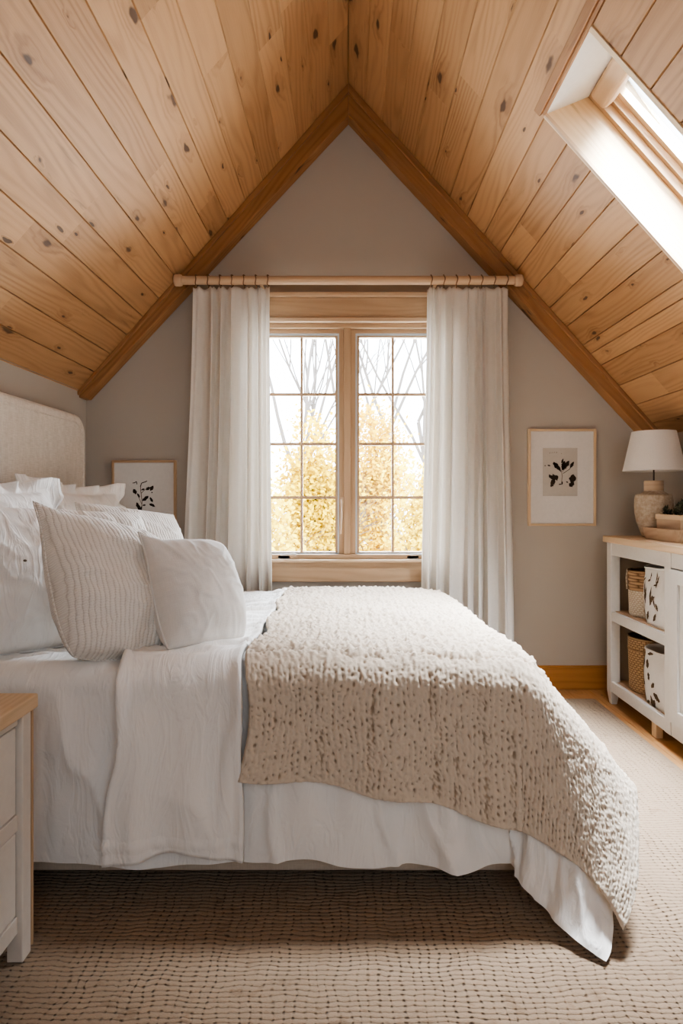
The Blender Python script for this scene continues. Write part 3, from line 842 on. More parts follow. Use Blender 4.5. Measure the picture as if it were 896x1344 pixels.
# ------------------------------------------------------------------ pillows
def pillow(name, label, cat, group, w, h, t, c, yaw, lean, roll, mat, flange=0, seed=1, n=64, wr=1., sag=.06, pinch=.07, buttons=None, droop=0, rnd_=0, ear=0):
    """c: world centre; yaw: direction the face looks (0 = to the camera, + = towards +x); lean back; roll in its own plane (degrees)"""
    e = flange / (w / 2)
    g = np.linspace(-1 - e, 1 + e, n + 1)
    U, V = np.meshgrid(g, g, indexing='ij')
    Uc, Vc = np.clip(U, -1, 1), np.clip(V, -1, 1)
    prof = (np.maximum(1 - np.abs(Uc) ** 2.3, 0) * np.maximum(1 - np.abs(Vc) ** 2.3, 0)) ** .48
    prof *= 1 - sag * 2.2 * Vc
    X = U * w / 2 * (1 - pinch * (1 - Vc ** 2) * np.abs(Uc) ** 2)
    Z = V * h / 2 * (1 - pinch * (1 - Uc ** 2) * np.abs(Vc) ** 2) - sag * .25 * h * (1 - Uc ** 2) * (V > 0) * V
    X = X * (1 - rnd_ * np.abs(Vc) ** 3.5); Z = Z * (1 - rnd_ * np.abs(Uc) ** 3.5)
    Z = Z - droop * (.5 + .5 * Uc) ** 1.3 * np.clip(.5 + .5 * Vc, 0, 1) ** 1.2
    X = X - droop * .25 * (.5 + .5 * Uc) ** 2 * np.clip(.5 + .5 * Vc, 0, 1) ** 2
    cl = np.clip((-Uc - .55) / .45, 0, 1) ** 2 * np.clip((Vc - .55) / .45, 0, 1) ** 2
    Z = Z + ear * cl; X = X - ear * .6 * cl
    me = bpy.data.meshes.new(name)
    sides = []
    r = np.hypot(Uc, Vc)
    th = np.arctan2(Vc, Uc)
    ruff = 0
    if flange:
        out = np.maximum(np.maximum(np.abs(U), np.abs(V)) - 1, 0) / e
        ruff = out * (.022 * np.sin(th * 16 + 3 * vnoise(th * 3, th * 0, seed)) + .014 * vnoise(U * 6, V * 6, seed + 2))
    for sgn in (1, -1):
        hN = .012 * wr * fbm(U * 2.2, V * 2.2, seed + 7, 3) * prof
        hN = hN + .014 * wr * ridge(th * 3.2 + .7 * r, r * 1.1, seed + 9) * sstep(.35, .95, r) * prof ** .5 * .8
        hN = hN + .006 * wr * ridge(U * 5 + V * 2, V * 4, seed + 12) * prof
        hN = hN - .02 * np.exp(-((Vc + .78) ** 2 / .03 + (Uc + .1 * math.sin(seed)) ** 2 / .3)) * prof
        Yd = sgn * (t / 2 * prof + .002) + (hN if sgn > 0 else -hN) + ruff
        sides.append(np.stack([X, -Yd, Z], -1))
    Mx = Matrix.Translation(c) @ Matrix.Rotation(math.radians(yaw), 4, 'Z') @ Matrix.Rotation(math.radians(-lean), 4, 'X') @ Matrix.Rotation(math.radians(roll), 4, 'Y')
    R = np.array(Mx)[:3, :3]; T = np.array(Mx)[:3, 3]
    m = n + 1; idx = np.arange(m * m).reshape(m, m)
    q1 = np.stack([idx[:-1, :-1], idx[1:, :-1], idx[1:, 1:], idx[:-1, 1:]], -1).reshape(-1, 4)
    q2 = q1[:, ::-1] + m * m
    # rim
    per = list(idx[:, 0]) + list(idx[-1, 1:]) + list(idx[-2::-1, -1]) + list(idx[0, -2:0:-1])
    rim = []
    for i in range(len(per)):
        a_, b_ = per[i], per[(i + 1) % len(per)]
        rim.append((b_, a_, a_ + m * m, b_ + m * m))
    allq = np.concatenate([q1, q2, np.array(rim)], 0)
    pts = np.concatenate([s_.reshape(-1, 3) for s_ in sides], 0)
    uvv = np.concatenate([np.stack([X, Z], -1).reshape(-1, 2)] * 2, 0) + seed * .37
    me.from_pydata((pts @ R.T + T).tolist(), [], allq.tolist())
    ul = me.uv_layers.new(name='UVMap'); ul.data.foreach_set('uv', uvv[allq.ravel()].astype(np.float32).ravel())
    me.polygons.foreach_set('use_smooth', np.ones(len(allq), dtype=bool))
    me.materials.append(mat)
    o = finish(name, me)
    tag(o, label, cat, group)
    if not flange:
        path = []
        for k in per[::2] + [per[0]]:
            p = (pts[k] + pts[k + m * m]) / 2; path.append(Vector(R @ p + T))
        MB().tube(path, .0035, 6, caps=False).build('seam', mat, o)
    for (bu, bv) in (buttons or []):
        i, j = np.argmin(np.abs(g - bu)), np.argmin(np.abs(g - bv))
        p = Vector(R @ sides[0][i, j] + T); nrm = Vector(R @ np.array([0, -1, 0]))
        mb = MB(); Bm = Matrix.Translation(p) @ nrm.to_track_quat('Z', 'Y').to_matrix().to_4x4()
        for k in range(10):
            a0, a1 = 2 * PI * k / 10, 2 * PI * (k + 1) / 10
            mb.face([Bm @ Vector((0, 0, .006)), Bm @ Vector((.006 * math.cos(a0), .004 * math.sin(a0), .004)), Bm @ Vector((.006 * math.cos(a1), .004 * math.sin(a1), .004))], smooth=True)
        mb.build('button', M['ink2'], o)
    return o
GP = 'pillows piled against the headboard'
pillow('pillow_sham', 'white ruffled pillow sham leaning on the headboard at the near left edge of the picture', 'pillow', GP, .56, .50, .15, (-1.205, 2.20, .897), 74, 11, 2, M['sham'], flange=.055, seed=3, wr=1.6)
pillow('pillow_sham', 'white ruffled pillow sham leaning on the far end of the headboard near the wall', 'pillow', GP, .56, .50, .15, (-1.205, 2.90, .897), 74, 11, 3, M['sham'], flange=.055, seed=11, wr=1.6)
pillow('bed_pillow', 'large plain white pillow with two small dark buttons, leftmost on the bed', 'pillow', GP, .58, .47, .20, (-1.075, 1.965, .858), 56, 20, 4, M['sham'], seed=5, wr=1.2, pinch=0, rnd_=.06, buttons=[(.10, .10), (.62, -.20)])
pillow('knit_cushion', 'big ribbed oatmeal knit cushion in front, between white pillow and small linen cushion', 'cushion', GP, .44, .47, .22, (-.70, 1.97, .846), 54, 27, 4, M['knitpillow'], seed=8, wr=.9, pinch=-.02, rnd_=.10, droop=.085, ear=.05)
pillow('knit_cushion', 'ribbed oatmeal knit cushion half hidden directly behind the big front knit cushion', 'cushion', GP, .35, .47, .14, (-.842, 2.31, .864), 54, 33, 3, M['knitpillow'], seed=14, wr=.9, pinch=.04, rnd_=.03)
pillow('knit_cushion', 'ribbed oatmeal knit cushion farthest back, below the framed sprig on the window wall', 'cushion', GP, .48, .46, .16, (-.865, 2.66, .882), 54, 33, 5, M['knitpillow'], seed=17, wr=1., pinch=.05, rnd_=.03, droop=.03)
pillow('linen_cushion', 'small smooth pale linen cushion in front of the pile, nearest the knitted blanket', 'cushion', GP, .30, .35, .20, (-.475, 2.00, .808), 50, 24, 3, M['cushion'], seed=21, wr=.7, pinch=-.02, rnd_=.08, ear=.04)

# ------------------------------------------------------------------ rug
def rug_mesh():
    nx, ny = 90, 110
    x = np.linspace(-1.40, 1.35, nx); y = np.linspace(.1, 3.50, ny)
    X, Y_ = np.meshgrid(x, y, indexing='ij')
    X = X + .006 * vnoise(Y_ * 9, Y_ * 0, 3) * (X > 1.2); Y_ = Y_ + .006 * vnoise(X * 9, X * 0, 4) * (Y_ > 3.4)
    e = np.minimum(np.minimum(X - X.min(), X.max() - X), np.minimum(Y_ - Y_.min(), Y_.max() - Y_))
    Z = .012 * sstep(-.002, .02, e) + .0015 * fbm(X * 6, Y_ * 6, 2) * sstep(0, .05, e) + .001
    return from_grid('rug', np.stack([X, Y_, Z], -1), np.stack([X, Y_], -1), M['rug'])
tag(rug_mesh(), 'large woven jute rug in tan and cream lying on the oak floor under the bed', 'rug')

# ------------------------------------------------------------------ nightstand
NX, NY = -.76, 1.530
ns = empty('nightstand', (-1.06, 1.28, .013), 'greige painted nightstand with an oak top and two drawers, beside the bed at lower left', 'nightstand')
NB = 1.03; NXB = -1.34
MB().box(NXB, NX + .012, NB - .01, NY + .012, .598, .632, (0, 1, 0)).build('top', M['pale'], ns, bevel=.004)
mb = MB()
mb.box(NXB + .01, NX - .018, NB + .02, NB + .035, .09, .598); mb.box(NXB + .01, NX - .018, NY - .035, NY - .02, .09, .598)
mb.box(NXB + .01, NXB + .02, NB + .035, NY - .035, .09, .598); mb.box(NXB + .02, NX - .03, NB + .035, NY - .035, .09, .105)
mb.box(NX - .04, NX - .012, NB + .035, NY - .035, .572, .598, (0, 1, 0)); mb.box(NX - .04, NX - .012, NB + .035, NY - .035, .325, .363, (0, 1, 0)); mb.box(NX - .04, NX - .012, NB + .035, NY - .035, .085, .125, (0, 1, 0))
mb.build('case', M['greige'], ns, bevel=.002)
for z0, z1 in ((.367, .568), (.129, .321)):
    d = MB().box(NX - .05, NX - .014, NB + .04, NY - .044, z0, z1, (0, 1, 0)).build('drawer', M['drawer'], ns, bevel=.002)
for lx, ly in ((NX, NY), (NX, NB + .04), (NXB + .04, NY), (NXB + .04, NB + .04)):
    mb = MB().box(lx - .038, lx, ly - .040, ly, .0165, .598, (0, 0, 1))
    mb.build('leg', M['greige'], ns, bevel=.003)
MB().box(NX - .03, NX + .002, NY + .0005, NY + .009, .03, .598, (0, 0, 1)).build('side_batten', M['oak'], ns, bevel=.002)

# ------------------------------------------------------------------ cabinet
CX = 1.40; CB = 1.755; CY1 = 3.46; CY0 = 1.90
cb = empty('sideboard', (1.58, 2.68, 0), 'white painted sideboard with an oak top and open shelves along the right wall', 'sideboard')
MB().box(CX - .018, CB, CY0 - .01, CY1 + .012, .868, .902, (0, 1, 0)).build('top', M['pale'], cb, bevel=.004)
PA, PB = 2.83, 2.775       # partition
for y0, y1 in ((CY1 - .055, CY1), (PB, PA), (CY0, CY0 + .055)):
    MB().box(CX, CX + .05, y0, y1, .07, .868, (0, 0, 1)).build('post', M['white'], cb, bevel=.003)
for x0, x1, y0, y1 in ((CX, CX + .05, CY1 - .05, CY1), (CX, CX + .05, CY0, CY0 + .05), (CB - .05, CB, CY1 - .05, CY1), (CB - .05, CB, CY0, CY0 + .05)):
    mb = MB(); k = .010
    P = [(x0, y0, .071), (x1, y0, .071), (x1, y1, .071), (x0, y1, .071)]; Q = [(x0 + k, y0 + k, 0), (x1 - k, y0 + k, 0), (x1 - k, y1 - k, 0), (x0 + k, y1 - k, 0)]
    mb.face(P, (0, 0, 1)); mb.face(Q[::-1], (0, 0, 1))
    for i in range(4): mb.face([P[(i + 1) % 4], P[i], Q[i], Q[(i + 1) % 4]], (0, 0, 1))
    mb.build('leg', M['white'], cb, bevel=.002)
MB().box(CX + .012, CX + .045, 2.93, 2.975, 0, .075, (0, 0, 1)).build('leg', M['pale'], cb, bevel=.003)['label'] = 'short bare oak leg under the middle of the sideboard'
for z0, z1 in ((.800, .868), (.448, .500), (.070, .128)):
    MB().box(CX + .003, CX + .025, PA, CY1 - .055, z0, z1, (0, 1, 0)).build('rail', M['white'], cb, bevel=.003)
    MB().box(CX + .003, CX + .025, CY0 + .055, PB, z0, z1, (0, 1, 0)).build('rail', M['white'], cb, bevel=.003) if z0 != .448 else None
for z0, z1 in ((.482, .502), (.105, .122)):
    MB().box(CX + .025, CB - .012, CY0 + .02, CY1 - .021, z0, z1, (0, 1, 0)).build('shelf', M['oak'], cb)
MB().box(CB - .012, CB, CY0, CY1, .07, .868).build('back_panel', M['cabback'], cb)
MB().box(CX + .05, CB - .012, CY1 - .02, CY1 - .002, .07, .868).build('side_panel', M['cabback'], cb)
MB().box(CX + .05, CB - .012, CY0 + .002, CY0 + .02, .07, .868).build('side_panel', M['white'], cb)
MB().box(CX + .05, CB - .012, PB + .018, PB + .036, .122, .868).build('divider', M['white'], cb)
for d0, d1 in ((2.345, PB - .004), (CY0 + .059, 2.341)):
    mb = MB(); x0, x1 = CX - .006, CX + .014; z0, z1 = .132, .796; st = .062
    mb.box(x0, x1, d0, d0 + st, z0, z1, (0, 0, 1)); mb.box(x0, x1, d1 - st, d1, z0, z1, (0, 0, 1))
    mb.box(x0, x1, d0 + st, d1 - st, z1 - st, z1, (0, 1, 0)); mb.box(x0, x1, d0 + st, d1 - st, z0, z0 + st, (0, 1, 0))
    dr = mb.build('door', M['white'], cb, bevel=.003)
    mb = MB(); yy = d0 + st
    while yy < d1 - st - .01:
        y2 = min(yy + .07, d1 - st); mb.box(CX + .004, CX + .010, yy + .001, y2 - .001, z0 + st, z1 - st, (0, 0, 1)); yy = y2
    mb.box(CX + .009, CX + .012, d0 + st, d1 - st, z0 + st, z1 - st)
    mb.build('door_panel', M['white'], dr, bevel=.0015)
    ky = d0 + .03 if d1 > 2.5 else d1 - .03
    mb = MB(); mb.tube([(x0, ky, .5), (x0 - .012, ky, .5), (x0 - .014, ky, .5), (x0 - .026, ky, .5)], [.006, .006, .013, .011], 14); mb.build('knob', M['pale'], dr)

# baskets and bags on the shelves
def basket(name, label, c, r, h, split):
    e = empty(name, c, label, 'basket', 'woven baskets on the sideboard shelves')
    prof = [(0, .0), (r * .86, .0), (r * .93, .008)]
    nseg = 14
    body = prof + [(r * (.95 + .05 * math.sin(PI * .5 * k / nseg)), .012 + (h - .012) * k / nseg) for k in range(nseg + 1)]
    inner = [(r * .955, h), (r * .93, h - .02), (r * .90, .02), (0, .02)]
    if split:
        z = h * split
        b1 = [p for p in body if p[1] <= z] + [(r * .99, z)]
        b2 = [(r * .99, z)] + [p for p in body if p[1] > z]
        MB().lathe(b1, c, 44).build('lower_band', M['cordcream'], e)
        MB().lathe(b2 + inner, c, 44).build('upper_band', M['seagrass2'], e)
    else:
        MB().lathe(body + inner, c, 44).build('body', M['seagrass'], e)
    path = [(c[0] + r * .98 * math.cos(a), c[1] + r * .98 * math.sin(a), c[2] + h) for a in np.linspace(0, 2 * PI, 45)]
    MB().tube(path, .006, 6, caps=False).build('rim', M['seagrass2'], e)
    if not split:
        for z in (.78,):
            path = [(c[0] + r * 1.005 * math.cos(a), c[1] + r * 1.005 * math.sin(a), c[2] + h * z) for a in np.linspace(0, 2 * PI, 45)]
            MB().tube(path, .004, 6, caps=False).build('cord_band', M['seagrass2'], e)
    else:
        p0 = Vector((c[0] - r * .75, c[1] + r * .70, c[2]))
        MB().tube([p0 + Vector((-.006, 0, h * .55)), p0 + Vector((-.01, 0, h * .8)), p0 + Vector((-.004, 0, h))], .005, 6).build('strap', M['cordcream'], e)
    return e
basket('woven_basket', 'small basket, brown rim over cream weave, on the upper shelf of the sideboard', (1.545, 3.262, .5025), .108, .232, .58)
basket('woven_basket', 'brown seagrass basket on the bottom shelf of the sideboard', (1.545, 3.25, .1225), .112, .275, 0)

def leafpoly(cx, cz, L, w, ang, n=9, bite=0, seed=0):
    """outline of a small leaf around a midrib; returns (x,z) points"""
    pts = []
    R = random.Random(seed)
    for k in range(n + 1):
        t = k / n; pts.append((t * L - L / 2, w / 2 * math.sin(PI * t) ** .8 * (1 + R.uniform(-bite, bite))))
    for k in range(n - 1, 0, -1):
        t = k / n; pts.append((t * L - L / 2, -w / 2 * math.sin(PI * t) ** .8 * (1 + R.uniform(-bite, bite))))
    c_, s_ = math.cos(math.radians(ang)), math.sin(math.radians(ang))
    return [(cx + a * c_ - b * s_, cz + a * s_ + b * c_) for a, b in pts]

def bag(label, x0, x1, y0, y1, z0, h, leaves, seed):
    """soft fabric bin: rounded box, slightly slumped, with dark leaf marks printed on its faces"""
    e = empty('fabric_bag', ((x0 + x1) / 2, (y0 + y1) / 2, z0), label, 'bag', 'white fabric bags on the sideboard shelves')
    nz, npm = 16, 64
    cx, cy = (x0 + x1) / 2, (y0 + y1) / 2; hx, hy = (x1 - x0) / 2, (y1 - y0) / 2
    def wallpt(a, t):
        ex = 5.0
        ca_, sa = math.cos(a), math.sin(a)
        px = hx * math.copysign(abs(ca_) ** (2 / ex), ca_); py = hy * math.copysign(abs(sa) ** (2 / ex), sa)
        k = .93 + .07 * math.sin(PI * min(1, t * 1.15)) ** .7 + .03 * t
        wv = 1 + .022 * float(vnoise(a * 2.5, t * 3 + seed, seed)) * (.3 + t)
        return Vector((cx + px * k * wv, cy + py * k * wv, z0 + h * t * (1 + .02 * math.sin(a * 3 + seed) * t)))
    mb = MB()
    for i in range(npm):
        a0, a1 = 2 * PI * i / npm, 2 * PI * (i + 1) / npm
        for k in range(nz):
            t0, t1 = k / nz, (k + 1) / nz
            mb.face([wallpt(a0, t0), wallpt(a1, t0), wallpt(a1, t1), wallpt(a0, t1)], smooth=True)
            if k > nz // 2:
                c0 = Vector((cx, cy, 0)); f = lambda p: Vector((cx + (p.x - cx) * .95, cy + (p.y - cy) * .95, p.z))
                mb.face([f(wallpt(a1, t0)), f(wallpt(a0, t0)), f(wallpt(a0, t1)), f(wallpt(a1, t1))], smooth=True)
        f = lambda p: Vector((cx + (p.x - cx) * .95, cy + (p.y - cy) * .95, p.z))
        mb.face([wallpt(a0, 1), wallpt(a1, 1), f(wallpt(a1, 1)), f(wallpt(a0, 1))], smooth=True)
        mb.face([wallpt(a1, 0), wallpt(a0, 0), Vector((cx, cy, z0))], smooth=True)
        c1 = Vector((cx, cy, z0 + h * .55)); mb.face([f(wallpt(a0, .55)), f(wallpt(a1, .55)), c1], smooth=True)
    # prints: wrapped on the -x face (front)
    for (s_, t_, L, w, ang) in leaves:
        poly = leafpoly(0, 0, L * 1.25, w * 1.45, ang, bite=.35, seed=int(s_ * 999 + t_ * 77))
        P3 = []
        for a_, b_ in poly:
            yy = cy + (s_ - .5) * 2 * hy * .99 - a_; t = min(.99, max(.01, t_ + b_ / h))
            best = PI - math.copysign(abs(max(-1, min(1, (yy - cy) / hy))) ** 2.5, (yy - cy))
            sa = max(-1, min(1, (yy - cy) / hy)); a = PI - math.copysign(math.asin(min(1, abs(sa) ** 2.5)), sa)
            p = wallpt(a, t); P3.append(p + Vector((-.0022, 0, 0)))
        cen = sum(P3, Vector()) / len(P3)
        for i in range(len(P3)): mb.face([P3[i], P3[(i + 1) % len(P3)], cen], mat=1, smooth=True)
    mb.build('bag_body', [M['canvas'], M['inkbag']], e, merge=True)
    rimp = [wallpt(a, 1.0) for a in np.linspace(0, 2 * PI, 60)]
    MB().tube(rimp, .005, 6, caps=False).build('hem', M['canvas'], e)
    return e
R = random.Random(4)
lv1 = [(.62, .86, .03, .006, 80), (.66, .78, .022, .007, 20), (.40, .84, .05, .006, 85), (.36, .78, .05, .009, 70), (.42, .72, .03, .006, 10),
       (.80, .62, .07, .007, 100), (.76, .52, .06, .010, 80), (.79, .44, .04, .008, 100), (.58, .52, .075, .010, 80), (.55, .44, .05, .012, 60), (.50, .48, .04, .008, 30), (.46, .42, .045, .008, 115),
       (.36, .35, .032, .011, 120), (.93, .14, .045, .013, 80), (.72, .16, .042, .013, 60), (.46, .16, .045, .013, 50), (.85, .80, .02, .006, 40)]
lv2 = [(.86, .72, .035, .018, 75), (.70, .74, .038, .018, 100), (.64, .52, .032, .017, 110), (.88, .38, .035, .016, 130), (.48, .40, .034, .014, 40), (.36, .22, .052, .024, -20),
       (.96, .55, .04, .010, 85), (.93, .08, .05, .014, 70), (.56, .07, .055, .022, 100), (.50, .05, .05, .02, 60), (.72, .04, .03, .012, 20), (.62, .94, .05, .010, 10), (.96, .9, .03, .008, 80)]
bag('white fabric bag with dark twig marks on the upper shelf of the sideboard', 1.428, 1.66, 2.855, 3.125, .5025, .272, lv1, 3)
bag('white fabric bag with scattered brown spots on the bottom shelf of the sideboard', 1.428, 1.67, 2.86, 3.125, .1225, .262, lv2, 9)

# ------------------------------------------------------------------ lamp
LX, LY, LZ = 1.588, 3.32, .9025
lamp = empty('table_lamp', (LX, LY, LZ), 'table lamp with a round stoneware base and white drum shade on the sideboard', 'lamp')
body = [(0, 0), (.052, 0), (.058, .006), (.066, .03), (.084, .08), (.092, .13), (.0935, .165), (.092, .20), (.090, .215), (.084, .222), (.066, .226), (.050, .236), (.046, .242), (0, .242)]
MB().lathe(body, (LX, LY, LZ), 56).build('base', M['ceramic'], lamp)
MB().lathe([(0, .241), (.045, .241), (.047, .245), (.047, .289), (.045, .293), (0, .293)], (LX, LY, LZ), 40).build('collar', M['rustic'], lamp)
MB().tube([(LX, LY, LZ + .292), (LX, LY, LZ + .47)], .004, 10).build('stem', M['metal'], lamp)
SB, ST = LZ + .345, LZ + .548
mb = MB()
mb.lathe([(.150, 0), (.107, ST - SB), (.105, ST - SB), (.148, .001), (.150, 0)], (LX, LY, SB), 64)
mb.build('lamp_shade', M['shade'], lamp)
mb = MB()
for a in range(3):
    an = a * 2 * PI / 3; mb.tube([(LX, LY, LZ + .47), (LX + .106 * math.cos(an), LY + .106 * math.sin(an), ST - .012)], .002, 5)
mb.tube([(LX, LY, LZ + .40), (LX, LY, LZ + .46)], [.016, .016], 12)
mb.build('shade_carrier', M['metal'], lamp)
path = [(LX + .148 * math.cos(a), LY + .148 * math.sin(a), SB + .001) for a in np.linspace(0, 2 * PI, 60)]
MB().tube(path, .003, 6, caps=False).build('shade_rim', M['shade'], lamp)

# ------------------------------------------------------------------ tray and planter
TX, TY = 1.60, 3.02
tray = empty('wooden_tray', (TX, TY, .9025), 'low rustic wooden tray in front of the lamp base on the sideboard', 'tray')
def superbox(mb, c, hx, hy, z0, z1, wall_, flare, ex=6, n=56, bot=.008):
    def pt(a, f, z):
        ca_, sa = math.cos(a), math.sin(a)
        return (c[0] + f * hx * math.copysign(abs(ca_) ** (2 / ex), ca_), c[1] + f * hy * math.copysign(abs(sa) ** (2 / ex), sa), z)
    k = 1 - wall_ / min(hx, hy)
    prof = [(0, z0), (flare, z0), (1, z1), (k, z1), (k * flare, z0 + bot), (0, z0 + bot)]
    for i in range(n):
        a0, a1 = 2 * PI * i / n, 2 * PI * (i + 1) / n
        r = .2 + .15 * ((i * 8) // n)
        for (f0, za), (f1, zb) in zip(prof[:-1], prof[1:]):
            mb.face([pt(a0, f0, za), pt(a1, f0, za), pt(a1, f1, zb), pt(a0, f1, zb)], (.6, 1, 0), 0, r)
    return mb
superbox(MB(), (TX, TY), .142, .20, .9025, .9025 + .058, .012, .93).build('tray_body', M['rustic'], tray)
pl = empty('box_planter', (TX + .01, TY + .0, .9115), 'square wooden planter with a dark leafy succulent standing in the tray', 'planter')
zb = .9145
mb = MB(); hx, hy, wz = .098, .115, .010
for a in ((TX + .01 - hx, TX + .01 - hx + wz, TY - hy, TY + hy), (TX + .01 + hx - wz, TX + .01 + hx, TY - hy, TY + hy),
          (TX + .01 - hx + wz, TX + .01 + hx - wz, TY - hy, TY - hy + wz), (TX + .01 - hx + wz, TX + .01 + hx - wz, TY + hy - wz, TY + hy)):
    mb.box(*a, zb, zb + .105)
mb.box(TX + .01 - hx + wz, TX + .01 + hx - wz, TY - hy + wz, TY + hy - wz, zb, zb + .012)
mb.build('planter_box', M['rustic'], pl, bevel=.003)
mb = MB(); k = .004
x0, x1, y0, y1 = TX + .01 - hx - k, TX + .01 + hx + k, TY - hy - k, TY + hy + k
for a in ((x0, x0 + .016, y0, y1), (x1 - .016, x1, y0, y1), (x0 + .016, x1 - .016, y0, y0 + .016), (x0 + .016, x1 - .016, y1 - .016, y1)): mb.box(*a, zb + .088, zb + .112)
mb.build('planter_rim', M['pale'], pl, bevel=.002)
MB().box(x0 + .014, x1 - .014, y0 + .014, y1 - .014, zb + .07, zb + .092).build('soil', M['soil'], pl)
mb = MB(); R = random.Random(12)
for k in range(26):
    bx, by = TX + .01 + R.uniform(-.075, .07), TY + R.uniform(-.085, .09)
    hgt = R.uniform(.02, .075) * (1 - ((bx - TX) / .16) ** 2)
    top = Vector((bx + R.uniform(-.03, .03), by + R.uniform(-.03, .03), zb + .095 + hgt))
    mb.tube([(bx, by, zb + .085), ((bx + top.x) / 2, (by + top.y) / 2, zb + .09 + hgt * .6), top], .0022, 5)
    for j in range(16):
        a = j * 2.4; el = math.radians(75 - 70 * j / 16); L = R.uniform(.016, .028)
        d = Vector((math.cos(a) * math.cos(el), math.sin(a) * math.cos(el), math.sin(el)))
        sd = d.cross(Vector((0, 0, 1)))
        sd = sd.normalized() * L * .26 if sd.length > .01 else Vector((L * .26, 0, 0))
        b0 = top - Vector((0, 0, .0018 * j)); m_ = b0 + d * L * .6 + Vector((0, 0, .002))
        mb.face([b0, m_ + sd, b0 + d * L], smooth=True); mb.face([b0, b0 + d * L, m_ - sd], smooth=True)
mb.build('succulent', M['succ'], pl)

# ------------------------------------------------------------------ framed prints on the window wall
def frame(label, x0, x1, z0, z1, draw, inner):
    y1 = D - .001; w = .013
    e = empty('picture_frame', ((x0 + x1) / 2, D, z0), label, 'picture', 'framed botanical prints on the window wall')
    mb = MB(); ring(mb, x0, x1, z0, z1, w, y1 - .022, y1); mb.build('frame', M['pale'] if inner else M['oak'], e, bevel=.002)
    MB().box(x0 + w * .6, x1 - w * .6, y1 - .010, y1 - .004, z0 + w * .6, z1 - w * .6).build('mat', M['paper'], e)
    mb = MB(); yp = y1 - .0105
    cx, cz = (x0 + x1) / 2, (z0 + z1) / 2
    if inner:
        ix0, ix1, iz0, iz1 = inner
        mb.box(ix0, ix1, yp - .001, yp, iz0, iz1); yp -= .001
    def poly(pts, mt):
        pts = [(p[0], yp - .0008, p[1]) for p in pts]
        c = (sum(p[0] for p in pts) / len(pts), yp - .0008, sum(p[2] for p in pts) / len(pts))
        for i in range(len(pts)): mb.face([pts[i], pts[(i + 1) % len(pts)], c], mat=mt)
    def stroke(pts, wd, mt):
        for (xa, za), (xb, zb_) in zip(pts[:-1], pts[1:]):
            d = Vector((xb - xa, zb_ - za)); 
            if d.length < 1e-6: continue
            nn = Vector((-d.y, d.x)).normalized() * wd / 2
            mb.face([(xa + nn.x, yp - .0008, za + nn.y), (xb + nn.x, yp - .0008, zb_ + nn.y), (xb - nn.x, yp - .0008, zb_ - nn.y), (xa - nn.x, yp - .0008, za - nn.y)], mat=mt)
    draw(poly, stroke)
    mb.build('print', [M['print'], M['ink'], M['ink2']], e)
    return e
def pxr(px, py):
    p = at(px, py, D - .012); return p.x, p.z
def draw_right(poly, stroke):
    q = lambda a, b: pxr(700 + a / 11.947, 575 + b / 11.947)
    u = 1 / 11.947 / 226.4
    for (a, b, L, w, ang, bite) in ((365, 450, 180, 62, -45, .25), (350, 410, 110, 40, -40, .3), (465, 430, 150, 60, 75, .25), (500, 430, 190, 70, 52, .25), (450, 360, 80, 28, 70, .2),
                                    (600, 420, 120, 46, 60, .2), (330, 620, 120, 110, 20, .35), (300, 700, 150, 70, 65, .35), (265, 605, 90, 40, -55, .3), (610, 640, 150, 100, 80, .3), (595, 725, 100, 80, 40, .3),
                                    (445, 705, 55, 25, 80, .3), (415, 725, 50, 18, 10, .3), (525, 690, 40, 18, -30, .3), (240, 430, 50, 22, -10, .2), (180, 432, 25, 14, 0, .2)):
        x, z = q(a, b); poly(leafpoly(x, z, L * u, w * u, ang, bite=bite, seed=int(a + b)), 1)
    stroke([q(435, 500), q(447, 600), q(437, 700)], 9 * u, 2)
    stroke([q(460, 555), q(560, 490), q(620, 400)], 8 * u, 1); stroke([q(450, 530), q(520, 440), q(590, 410)], 6 * u, 2)
    stroke([q(430, 530), q(300, 400)], 10 * u, 1)
    stroke([q(250, 245), q(258, 225)], 6 * u, 2); stroke([q(285, 240), q(292, 222)], 6 * u, 2); stroke([q(318, 238), q(326, 215)], 6 * u, 2); stroke([q(352, 236), q(366, 218)], 6 * u, 2); stroke([q(432, 240), q(438, 250)], 5 * u, 2)
frame('oak framed botanical print with a grey inner sheet, right of the window', (691.5 - 457) / 226.4, (780.5 - 457) / 226.4, HC + (655 - 690) / 226.4, HC + (655 - 563.5) / 226.4, draw_right,
      (*sorted((pxr(712, 650)[0], pxr(757.5, 650)[0])), pxr(712, 651)[1], pxr(712, 588)[1]))
def draw_left(poly, stroke):
    q = lambda a, b: pxr(140 + a / 8.96, 595 + b / 8.96)
    u = 1 / 8.96 / 226.4
    for (a, b, L, w, ang) in ((330, 450, 70, 45, -60), (372, 495, 60, 26, -60), (485, 415, 60, 36, 30), (530, 410, 70, 38, 60), (425, 425, 45, 20, 20), (455, 530, 95, 42, 38), (525, 545, 70, 28, -60),
                              (370, 625, 105, 42, -70), (535, 610, 80, 30, -25), (440, 610, 40, 18, 10), (532, 460, 18, 14, 0), (400, 650, 70, 22, 60)):
        x, z = q(a, b); poly(leafpoly(x, z, L * u, w * u, ang, bite=.3, seed=int(a * 3 + b)), 1)
    stroke([q(305, 350), q(330, 345), q(350, 330), q(355, 365)], 9 * u, 1)
    stroke([q(395, 395), q(410, 350), q(445, 338), q(475, 325)], 10 * u, 1)
    stroke([q(410, 690), q(415, 560), q(400, 440), q(398, 390)], 8 * u, 2); stroke([q(405, 470), q(455, 420)], 7 * u, 2); stroke([q(412, 600), q(370, 500)], 6 * u, 2)
